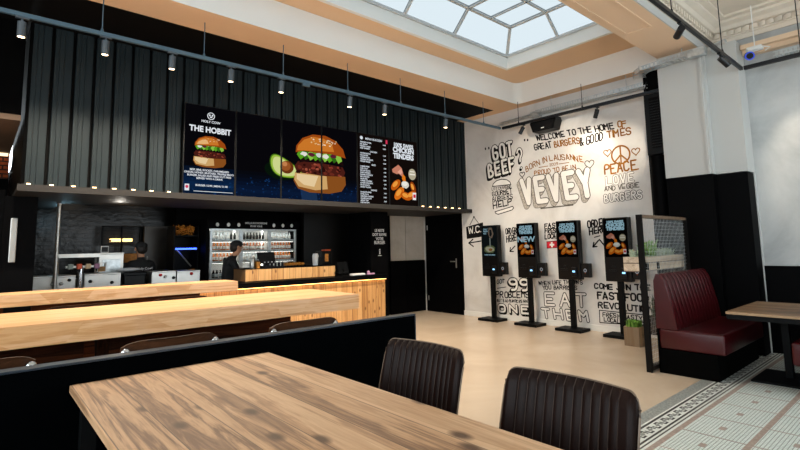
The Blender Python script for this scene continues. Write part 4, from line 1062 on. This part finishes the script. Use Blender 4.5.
def spot(loc, aim, mat, label, grp, energy, colr=(1, .86, .68), ang=50, blend=.6, glow=12):
    t = empty('track_spotlight', label, 'spotlight', loc, 0, grp)
    dv = (Vector(aim)-Vector(loc)).normalized()
    MB().box(-.05, -.016, -.036, .05, .016, -.021).tube([(0, 0, -.036), (0, 0, -.075)], .009, 8).build('adapter', mat, t)
    c = MB(); top = Vector((0, 0, -.075)); a = top-dv*.01; b = top+dv*.125
    c.tube([a, b], .034, 14); c.build('lamp_can', mat, t, True)
    MB().tube([b+dv*.0005, b+dv*.002], .027, 14).build('lamp_face', emit('#ffd9a8', glow), t)
    l = bpy.data.lights.new('spot_beam', 'SPOT'); l.energy = energy; l.color = colr; l.spot_size = math.radians(ang); l.spot_blend = blend; l.shadow_soft_size = .03
    lo = bpy.data.objects.new('spot_beam', l); col.objects.link(lo); lo.location = Vector(loc)+b+dv*.02; lo.rotation_mode = 'QUATERNION'; lo.rotation_quaternion = dv.to_track_quat('-Z', 'Y')
    return t
nth = ['leftmost', 'second', 'third', 'fourth', 'fifth', 'sixth', 'seventh', 'eighth']
for i, px in enumerate((21, 105, 172, 231, 281.5, 350, 385, 446)):
    xx = at(px, 35+.21*px, Y=5.28).x
    spot((xx, 5.28, ZR), (xx, 5.6, 0), m_spot_grey, f'grey can spotlight on the slate blue track, {nth[i]} from the left' if i else 'grey can spotlight on the slate blue track, leftmost', 'spotlights on the slate blue track', 150, ang=150, blend=.8)
spot((7.10, 4.81, ZR), (7.0, 5.4, 2.6), m_dark_rail, 'black spotlight on the mural track beside the wall speaker', 'spotlights on the black tracks', 10, ang=80, glow=.0)
spot((7.10, 3.46, ZR), (7.38, 3.95, 2.6), m_dark_rail, 'black spotlight on the mural track above the painted words HOME OF', 'spotlights on the black tracks', 14, ang=110, glow=.0)
spot((3.79, 1.56, ZR), (7.4, 4.35, 2.6), m_dark_rail, 'spotlight at the top edge of the photo on the beam track', 'spotlights on the black tracks', 620, ang=30, glow=8)
spot((5.02, 1.56, ZR), (7.4, 3.45, 2.8), m_dark_rail, 'black tilted spotlight on the beam track left of the pilaster', 'spotlights on the black tracks', 260, ang=24, glow=2)
spot((6.2, 1.56, ZR), (7.4, .75, 2.2), m_dark_rail, 'black spotlight with a lit face before the pilaster', 'spotlights on the black tracks', 60, ang=60, glow=8)

def tray(name, label, pts, mat):
    t = empty(name, label, 'cable tray', pts[0]); o = Vector(pts[0]); P_ = [Vector(p)-o for p in pts]; m = MB(); w = .075; acc = 0
    for a, b in zip(P_, P_[1:]):
        d = (b-a); L = d.length; d.normalize(); e = Vector((-d.y, d.x, 0)).normalized()*w
        for s in (-1, 1):
            for (z0, z1) in ((-.03, -.018), (.018, .03)):
                vs = [a+e*s+Vector((0, 0, z0)), b+e*s+Vector((0, 0, z0)), b+e*s+Vector((0, 0, z1)), a+e*s+Vector((0, 0, z1))]; n_ = e*s*.06
                m.add(vs+[v+n_ for v in vs], [(0, 1, 2, 3), (4, 5, 6, 7), (0, 1, 5, 4), (1, 2, 6, 5), (2, 3, 7, 6), (3, 0, 4, 7)])
        k = .02
        while k < L-.01:
            c = a+d*k
            m.add([c-e+Vector((0, 0, -.03)), c+e+Vector((0, 0, -.03)), c+e+d*.028+Vector((0, 0, -.03)), c-e+d*.028+Vector((0, 0, -.03))], [(0, 1, 2, 3)])
            for s in (-1, 1): m.add([c+e*s+Vector((0, 0, -.02)), c+e*s+d*.028+Vector((0, 0, -.02)), c+e*s+d*.028+Vector((0, 0, .02)), c+e*s+Vector((0, 0, .02))], [(0, 1, 2, 3)])
            k += .045
    m.build('channel', mat, t)
    for k, p in enumerate((P_[0].lerp(P_[1], .15), P_[-2].lerp(P_[-1], .85))): MB().tube([p+Vector((0, 0, -.03)), p+Vector((0, 0, (ZC if pts[0][1] > 1.9 else 4.3)-pts[0][2]-.002))], .006, 6).build('hanger', mat, t)
    return t
tray('cable_tray', 'perforated galvanised cable tray along the top of the mural wall', [(7.28, 4.62, 3.67), (7.28, 2.80, 3.67)], m_galv)
bent = tray('cable_tray', 'galvanised cable tray bent in front of the white pilaster', [(7.06, 2.78, 3.74), (6.93, 2.74, 3.75), (6.86, 2.64, 3.76), (6.84, 2.5, 3.765), (6.84, 2.08, 3.78)], m_galv)
tray('cable_tray', 'galvanised cable tray above the grey plaster wall at the right edge', [(7.2, 1.25, 3.60), (7.2, -1.2, 3.60)], m_galv)
arc = [(6.95+.22*math.cos(a), 1.62+.22*math.sin(a), 3.72) for a in [PI*.95-i*PI/10 for i in range(10)]]
o = tag(MB().tube([(a-6.95, b-1.62, 0) for a, b, c_ in arc], .03, 10).build('duct_bend', m_galv, None, True, (6.98, 1.60, 3.80)), 'curved galvanised duct by the light track corner', 'duct')
o = tag(MB().rbox(-.05, -.09, -.06, .05, .09, .05, .008).tube([(0, .09, -.01), (0, .85, -.04)], .018, 8).tube([(0, .09, .02), (0, .8, .01)], .012, 8).build('junction_box', m_galv, None, False, (7.38, 4.72, 3.68)), 'galvanised junction box with pipes above the wall speaker', 'junction box')
MB().rbox(-.27, -.91, -.01, -.17, -.71, .09, .006).build('junction_box', m_galv, bent)
t = empty('ceiling_projector', 'small black projector with a blue ring at the light track corner', 'projector', (7.0, 1.47, 3.62))
dv = Vector((-.8, -.25, -.3)).normalized(); MB().tube([(0, 0, 0), dv*.17], .045, 16).build('body', m_plastic, t, True)
MB().tube([dv*.165, dv*.178], .05, 16).build('ring', plain('blue_ring', '#2848d8', .4), t, True); MB().tube([dv*.176, dv*.18], .036, 14).build('lens', m_plastic2, t, True)
MB().tube([(0, 0, 0), (.05, .02, .09)], .012, 8).build('arm', m_galv, t)
t = empty('router', 'white ceiling device beside the blue ringed projector', 'device', (7.12, 1.42, 3.70))
MB().rbox(-.05, -.08, 0, .05, .08, .05, .012).build('case', m_white_pl, t); MB().tube([(0, 0, .05), (0, 0, .585)], .006, 6).build('hanger', m_white_pl, t); MB().tube([(0, -.08, .03), (0, -.15, .0), (.0, -.1, -.03)], .008, 6).build('cable', m_white_pl, t)
t = empty('wall_speaker', 'black wall speaker on the mural wall above WELCOME', 'speaker', (7.24, 4.45, 3.41))
m = MB(); m.extr([(-.25, .04), (-.2, -.11), (.2, -.11), (.25, .04), (.23, .1), (-.23, .1)], 'X', -.1, .1); m.build('cabinet', m_plastic, t)
MB().extr([(-.2, .03), (-.165, -.09), (.165, -.09), (.2, .03), (.18, .075), (-.18, .075)], 'X', -.106, -.1).build('grille', m_plastic2, t)
Draw(Plane((-.107, .03, -.07), (0, -1, 0), (0, 0, 1), (-1, 0, 0))).use(m_white_pl).rect(0, 0, .06, .012, 0).build('badge', t); MB().rbox(.1, -.05, -.02, .185, .05, .05, .004).build('bracket', m_plastic, t)
t = empty('line_speaker', 'tall black line array speaker on the black strip beside the mural', 'speaker', (7.30, 2.70, 2.62))
MB().rbox(-.02, -.14, 0, .10, .14, .93, .01).build('cabinet', m_plastic, t); MB().rbox(-.026, -.07, .1, -.018, .07, .84, .003).build('grille', m_groove, t); MB().box(.1, -.05, .3, .113, .05, .6).build('bracket', m_plastic, t)
for k in range(18): MB().box(-.029, -.065, .12+.039*k, -.0265, .065, .135+.039*k).build('louvre', m_plastic2, t)
MB().tube([(.0, .1, .93), (-.02, .1, 1.0), (.0, .08, 1.1)], .01, 6).build('cable', m_plastic, t)
tag(MB().tube([(0, 0, 0), (0, 0, 2.59)], .11, 18).build('drain_pipe', m_black_panel, None, True, (7.29, 2.70, 0.005)), 'black vertical pipe under the line speaker beside the mural', 'pipe')

# ================================================================== KITCHEN
KY = 7.76
def kx(px, Y=KY): return at(px, 272, Y=Y).x
def kz(px, py, Y=KY): return at(px, py, Y=Y).z
def unit(label, pa, pb, ztop, knobs=(), extra=None):
    xa, xb = kx(pa), kx(pb); t = empty('steel_unit', label, 'kitchen unit', (xa, KY, 0), 0, 'steel kitchen units')
    MB().rbox(0, 0, 0, xb-xa, .45, ztop-.02, .004).build('body', m_steel, t)
    MB().rbox(0, -.015, ztop-.02, xb-xa, .46, ztop, .004).build('worktop', m_steel, t)
    for (kk, zz, mt) in knobs: MB().lathe([(.022, 0), (.022, .02), (.012, .035)], 0, 0, 12).build('knob', mt, t, True).matrix_local = Matrix.Translation((kk*(xb-xa), -.0, zz)) @ Matrix.Rotation(PI/2, 4, 'X')
    return t
red = plain('red_plastic', '#d01818', .4)
unit('brushed steel kitchen unit at the left, under the slate and orange dispenser heads', 33, 76, kz(55, 276), ((.45, .98, m_steel), (.66, .98, m_steel), (.85, 1.02, m_plastic)))
unit('brushed steel kitchen unit with a dark socket, right of the dispenser pillar', 85, 121, kz(100, 273.5), ((.15, .99, m_plastic), (.75, .96, m_plastic)))
unit('steel kitchen unit with red knob beside the black bin', 152, 176, kz(165, 271), ((.35, 1.03, red), (.55, 1.0, m_steel), (.9, .98, m_plastic)))
unit('steel kitchen unit with red knob nearest the drinks fridge', 177, 200, kz(190, 270.5), ((.62, 1.03, red),))
t = empty('black_bin', 'black plastic bin with white cloth on its rim between the steel units', 'bin', (kx(136), KY+.02, 0))
MB().rbox(-.14, 0, 0, .14, .4, 1.08, .02).build('body', m_plastic, t); MB().rbox(-.15, -.01, 1.03, .15, .42, 1.09, .02).build('rim', m_plastic2, t)
o = tag(MB().sphere((0, 0, .03), .1, 12, (1.5, 1, .3)).build('folded_cloth', m_white_cloth, None, True, (kx(136)-.05, KY+.2, 1.09)), 'white cloth lying on the black bin', 'cloth')
t = empty('sauce_dispenser', 'dispenser bar with four coloured heads over the steel units', 'dispenser', (kx(82), KY+.1, 0))
zz = kz(82, 266, KY+.1)
MB().tube([(0, 0, 0), (0, 0, zz)], .035, 14).build('pillar', m_chrome, t, True)
MB().rbox(kx(66)-kx(82), -.03, zz-.025, kx(99)-kx(82), .02, zz+.005, .006).build('bar', m_steel, t)
for px, c_, nm_ in ((71, '#8d9a94', 'grey green'), (79.7, '#e05a34', 'orange'), (88.7, '#c8ab86', 'beige'), (97.3, '#9a6a88', 'mauve')):
    x_ = kx(px)-kx(82); o = MB().rbox(x_-.03, -.07, zz-.04, x_+.03, -.03, zz+.03, .008).build('dispenser_head', plain('head_'+nm_.replace(' ', '_'), c_, .5), t); o['label'] = nm_+' dispenser head'
    MB().tube([(x_, -.05, zz-.04), (x_, -.05, zz-.075)], .010, 8).build('nozzle', m_plastic, t)
o = tag(MB().box(-.25, -.12, 0, .25, .12, .015).box(-.25, -.13, .0, .25, -.12, .05).build('wall_shelf', m_steel, None, False, (kx(77, 8.1), 8.1, kz(77, 257.5, 8.1))), 'narrow steel shelf above the dispenser bar', 'shelf')
MB().tube([(-.22, .0, -.24), (-.22, .0, 0)], .008, 6).tube([(.22, .0, -.24), (.22, .0, 0)], .008, 6).build('bracket', m_steel, o)
tag(MB().box(-.3, -.1, 0, .25, .25, .95).box(-.3, -.12, .95, .25, .27, 1.0).build('prep_bench', m_steel, None, False, (kx(77, 8.1), 8.5, 0)), 'low steel bench under the narrow shelf', 'bench')
tag(MB().tube([(0, 0, 0), (0, 0, 2.025)], .022, 12).build('support_pole', m_steel, None, True, (kx(55), KY-.06, 0)), 'slim steel pole from floor to bulkhead at the left of the kitchen', 'pole')
t = empty('warming_cabinet', 'square steel cabinet behind the dispenser bar', 'cabinet', (kx(111, 8.3), 8.3, 0))
za = kz(111, 254, 8.3)
MB().rbox(-.16, 0, 0, .16, .35, za, .006).build('body', m_steel, t); MB().rbox(-.165, -.01, za, .165, .36, za+.02, .004).build('lid', m_steel, t); MB().rbox(-.12, -.012, za-.3, .12, -.001, za-.08, .003).build('door', m_galv, t)
t = empty('order_tablet', 'small tablet on top of the square steel cabinet', 'tablet', (kx(104, 8.3), 8.32, za+.02)); MB().rbox(-.05, 0, 0, .05, .02, .10, .004).build('case', m_white_pl, t); MB().box(-.042, -.002, .012, .042, -.0005, .085).build('display', m_plastic, t)
t = empty('paper_holder', 'white frame holding brown paper before the steel cabinet', 'holder', (kx(105), KY+.25, kz(105, 272)))
MB().box(-.06, 0, 0, -.045, .1, .13).box(.045, 0, 0, .06, .1, .13).box(-.06, 0, .115, .06, .1, .13).build('frame', m_white_pl, t); MB().box(-.044, .01, 0, .044, .09, .07).build('paper', plain('kraft_paper', '#a98458', .8), t)
# pass with louvres and hot lamps
t = empty('pass_frame', 'dark louvred pass-through with warm food lamps behind the staff', 'pass', (kx(100, 9.2), 9.2, 0))
wd = kx(140, 9.2)-kx(100, 9.2); zt_ = kz(120, 226, 9.2)
MB().box(0, 0, 0, wd, .12, 1.05).box(0, 0, zt_-.02, wd, .05, zt_).box(0, 0, 1.05, .02, .05, zt_).box(wd/2-.01, 0, 1.05, wd/2+.01, .05, zt_).box(wd-.02, 0, 1.05, wd, .05, zt_).build('frame', m_black_steel, t)
for k in range(6): MB().box(.02, .05, zt_-.06-.05*k, wd-.02, .07, zt_-.03-.05*k).build('louvre', m_ledge, t)
MB().box(.15, .03, kz(120, 241.5, 9.2), wd*.78, .2, kz(120, 241.5, 9.2)+.05).build('food_lamp', emit('#ffca80', 3.5), t)
MB().box(.1, .03, 1.2, wd-.05, .2, 1.35).build('food_tray', m_bread, t)
t = empty('steel_door', 'tall dark steel cold room door behind the staff', 'cold room door', (kx(143, 9.25), 9.25, 0))
wd = kx(172, 9.25)-kx(143, 9.25); MB().rbox(0, 0, 0, wd, .1, kz(150, 226, 9.25), .006).build('leaf', plain('dark_stainless', '#3a3734', .4, metal=.6, vary=.2), t); MB().tube([(.05, -.03, 1.0), (.05, -.03, 1.3)], .012, 8).build('handle', m_steel, t)
t = empty('fryer_shelf', 'open fryer shelf with chips under a blue light strip left of the drinks fridge', 'shelf', (kx(173, 8.5), 8.5, 0))
wd = kx(198, 8.5)-kx(173, 8.5); zt_ = kz(186, 226, 8.5)
MB().box(0, 0, 0, .02, .4, zt_).box(wd-.02, 0, 0, wd, .4, zt_).box(.02, .38, 0, wd-.02, .4, zt_).box(.02, 0, .95, wd-.02, .38, .98).box(.02, .0, 1.42, wd-.02, .38, 1.44).box(.02, 0, 1.62, wd-.02, .38, 1.64).build('frame', m_black_steel, t)
MB().box(.03, .0, kz(186, 249.5, 8.5), wd-.03, .02, kz(186, 249.5, 8.5)+.03).build('light_strip', emit('#3a5cff', 6), t)
rs = random.Random(2); m = MB()
for i in range(140): c = Vector((rs.uniform(.05, wd-.05), rs.uniform(.03, .3), 1.65+rs.uniform(0, .15))); dd = Vector((rs.uniform(-1, 1), rs.uniform(-1, 1), rs.uniform(-.6, .6))).normalized()*.035; m.tube([c-dd, c+dd], .006, 4)
tag(m.build('chips', m_bread, t), kind='stuff')
MB().tube([(.06, .05, 1.40), (wd-.1, .05, 1.12)], .012, 6).build('chute_rail', m_steel, t); MB().rbox(wd-.13, .03, .985, wd-.04, .12, 1.07, .008).build('cup', m_bread, t)

# ================================================================== PEOPLE
def skin_mesh(nodes, edges, sub=2):
    me = bpy.data.meshes.new('sk'); names = list(nodes); me.from_pydata([nodes[k][0] for k in names], [(names.index(a), names.index(b)) for a, b in edges], [])
    o = bpy.data.objects.new('sk', me); col.objects.link(o)
    md = o.modifiers.new('s', 'SKIN'); md.use_smooth_shade = True
    for i, k in enumerate(names):
        sv = me.skin_vertices[0].data[i]; r_ = nodes[k][1]; sv.radius = r_ if isinstance(r_, tuple) else (r_, r_); sv.use_root = (i == 0)
    sb = o.modifiers.new('u', 'SUBSURF'); sb.levels = sub; sb.render_levels = sub
    dg = bpy.context.evaluated_depsgraph_get(); dg.update(); m2 = bpy.data.meshes.new_from_object(o.evaluated_get(dg))
    vs = [tuple(v.co) for v in m2.vertices]; fs = [tuple(p.vertices) for p in m2.polygons]
    bpy.data.objects.remove(o); return vs, fs
def person(label, loc, rz, nod, hands, hat):
    t = empty('person', label, 'person', loc, rz)
    nx, hd = nod
    n = {'pelvis': ((0, 0, .84), (.13, .10)), 'waist': ((0, 0, .98), (.125, .095)), 'chest': ((.02, 0, 1.14), (.15, .105)), 'neckb': ((nx*.5, 0, 1.28), (.07, .07)), 'neck': ((nx*.8, 0, 1.33), .048),
         'jaw': ((nx+hd*.3, 0, 1.39), (.065, .07)), 'head': ((nx+hd*.1, 0, 1.47), (.078, .088)), 'crown': ((nx, 0, 1.52), (.06, .06))}
    e = [('pelvis', 'waist'), ('waist', 'chest'), ('chest', 'neckb'), ('neckb', 'neck'), ('neck', 'jaw'), ('jaw', 'head'), ('head', 'crown')]
    for s, q in ((-1, 'r'), (1, 'l')):
        el, wr = hands[0], hands[1]
        n['sh'+q] = ((.02, s*.17, 1.23), .062); n['el'+q] = ((el[0], s*el[1], el[2]), .044); n['wr'+q] = ((wr[0], s*wr[1], wr[2]), .028); hp = Vector(wr)+Vector((.05, -.01, -.01)); n['pa'+q] = ((hp.x, s*hp.y, hp.z), (.034, .018))
        n['hi'+q] = ((0, s*.09, .78), .088); n['kn'+q] = ((.02, s*.10, .43), .056); n['an'+q] = ((-.02, s*.10, .08), .038); n['to'+q] = ((.13, s*.115, .035), .034)
        e += [('chest', 'sh'+q), ('sh'+q, 'el'+q), ('el'+q, 'wr'+q), ('wr'+q, 'pa'+q), ('pelvis', 'hi'+q), ('hi'+q, 'kn'+q), ('kn'+q, 'an'+q), ('an'+q, 'to'+q)]
    vs, fs = skin_mesh(n, e, 2); m = MB(); m.add(vs, fs)
    for s in (-1, 1):
        wr = hands[1]; p0 = Vector((wr[0]+.07, s*(wr[1]-.01), wr[2]-.012))
        for k, L in enumerate((.062, .072, .068, .052)):
            b = p0+Vector((0, s*(.024-.016*k), 0)); m.tube([b-Vector((.03, 0, 0)), b+Vector((L*.4, 0, -.004)), b+Vector((L*.75, 0, -.022)), b+Vector((L*.95, 0, -.045))], .0085, 7, .006)
        b = p0+Vector((-.03, -s*.02, 0)); m.tube([b, b+Vector((.02, -s*.03, -.008)), b+Vector((.045, -s*.04, -.022))], .010, 7, .007)
    hx = nx+hd*.1
    m.tube([(hx+.075, 0, 1.475), (hx+.105, 0, 1.445), (hx+.08, 0, 1.435)], .012, 6)         # nose
    for s in (-1, 1): m.sphere((hx, s*.088, 1.455), .022, 8, (1, .4, 1.3)); m.sphere((hx+.075, s*.03, 1.475), .011, 8)
    m.tube([(hx+.078, -.022, 1.405), (hx+.088, 0, 1.403), (hx+.078, .022, 1.405)], .006, 6)
    for i, f_ in enumerate(m.f):
        c = sum((Vector(m.v[k]) for k in f_), Vector())/len(f_)
        wz = hands[1][2]
        arm = c.x > (hands[0][0]+hands[1][0])/2+.02 and abs(c.y) > .07 and c.z < 1.2 and c.z > .7
        m.m[i] = 0 if (c.z > 1.315 or arm) else (1 if c.z > .8 else 2)
    body = m.build('body', [m_skin, m_shirt, m_black], t, True)
    cx = nx+hd*.05
    cap = MB(); cap.sphere((cx, 0, 1.505), .098, 14, (1.08, .96, .72)); cap.build('cap', m_shirt, t, True)
    MB().prism([(cx+.06+.0*math.cos(a), 0) if 0 else (cx+.05+.13*math.cos(a), .085*math.sin(a)) for a in [-PI/2+PI*i/10 for i in range(11)]], 1.497, 1.507).build('cap_brim', m_shirt, t)
    hr = MB(); hr.sphere((cx-.045, 0, 1.45), .085, 12, (.75, 1.0, .95)); hr.build('hair', m_hair, t, True)
    return t
hp = at(237, 247, Y=7.84)
k_ = hp.z-1.46
p1 = person('person in black cap and black shirt bending over the counter before the drinks fridge', (hp.x-.12, 7.88, k_), -.1, (.12, .12), ((.10, .25, 1.02), (.33, .16, .98)), 1)
p1.location.z = 0; p1.scale = (hp.z/1.46,)*3
MB().rbox(.125, -.10, .86, .15, .10, 1.15, .01).build('apron', m_white_cloth, p1)
hp = at(142, 248, Y=8.6)
p2 = person('person facing away in the kitchen, white script on the back of a black shirt', (hp.x, 8.6, 0), 1.75, (.03, .05), ((.10, .25, 1.0), (.32, .2, 1.0)), 1)
p2.scale = (hp.z/1.47,)*3
Draw(Plane((-.128, .10, 1.12), (0, -1, 0), (0, 0, 1), (-1, 0, 0))).use(m_paint_white).text('Holy Cow!', .10, .0, .055, 0, 'CENTER', .001).build('shirt_lettering', p2)

# ================================================================== LIGHT
wd_ = bpy.data.worlds.new('world'); scene.world = wd_; wd_.use_nodes = True
bg = wd_.node_tree.nodes['Background']; bg.inputs[0].default_value = (.86, .95, 1.0, 1); bg.inputs[1].default_value = 6.0
def portal(loc, rot, sx, sy):
    l = bpy.data.lights.new('daylight_portal', 'AREA'); l.shape = 'RECTANGLE'; l.size = sx; l.size_y = sy; l.cycles.is_portal = True
    o = bpy.data.objects.new('daylight_portal', l); col.objects.link(o); o.location = loc; o.rotation_euler = rot
portal((1.93, 3.75, 4.9), (0, 0, 0), 9.2, 1.9)
portal((4.8, -3.8, 1.95), (PI/2, 0, PI), 4.6, 3.0)
portal((-2.7, .7, 2.05), (0, -PI/2, 0), 2.4, 8.0)
def point(loc, e, c, r=.08):
    l = bpy.data.lights.new('kitchen_fill', 'POINT'); l.energy = e; l.color = c; l.shadow_soft_size = r; o = bpy.data.objects.new('kitchen_fill', l); col.objects.link(o); o.location = loc
point((1.2, 8.7, 2.3), 1.5, (1, .8, .58)); point((1.4, 7.3, 1.95), 3, (1, .93, .82), .05); point((2.3, 8.3, 2.4), 3, (1, .85, .7)); point((.9, 8.4, 1.9), 2.5, (.45, .8, 1)); point((-.8, 8.0, 2.3), 2.5, (1, .7, .4))  # added fill lights without fixtures; the cyan one makes the brick glints
tag(MB().box(-2.0, -.03, 0, .0, .03, .0352).build('strip_light', emit('#ffe2b0', 2.0), None, False, (.25, 8.7495, 2.765)), 'warm strip light under the brown ceiling board at the far left', 'light')

vs_ = scene.view_settings; vs_.view_transform = 'Standard'; vs_.look = 'None'; vs_.gamma = 1; vs_.exposure = 0; vs_.use_curve_mapping = False
cy_ = scene.cycles; cy_.max_bounces = 8; cy_.diffuse_bounces = 5; cy_.glossy_bounces = 4; cy_.transparent_max_bounces = 12; cy_.caustics_reflective = False; cy_.caustics_refractive = False; cy_.sample_clamp_indirect = 6
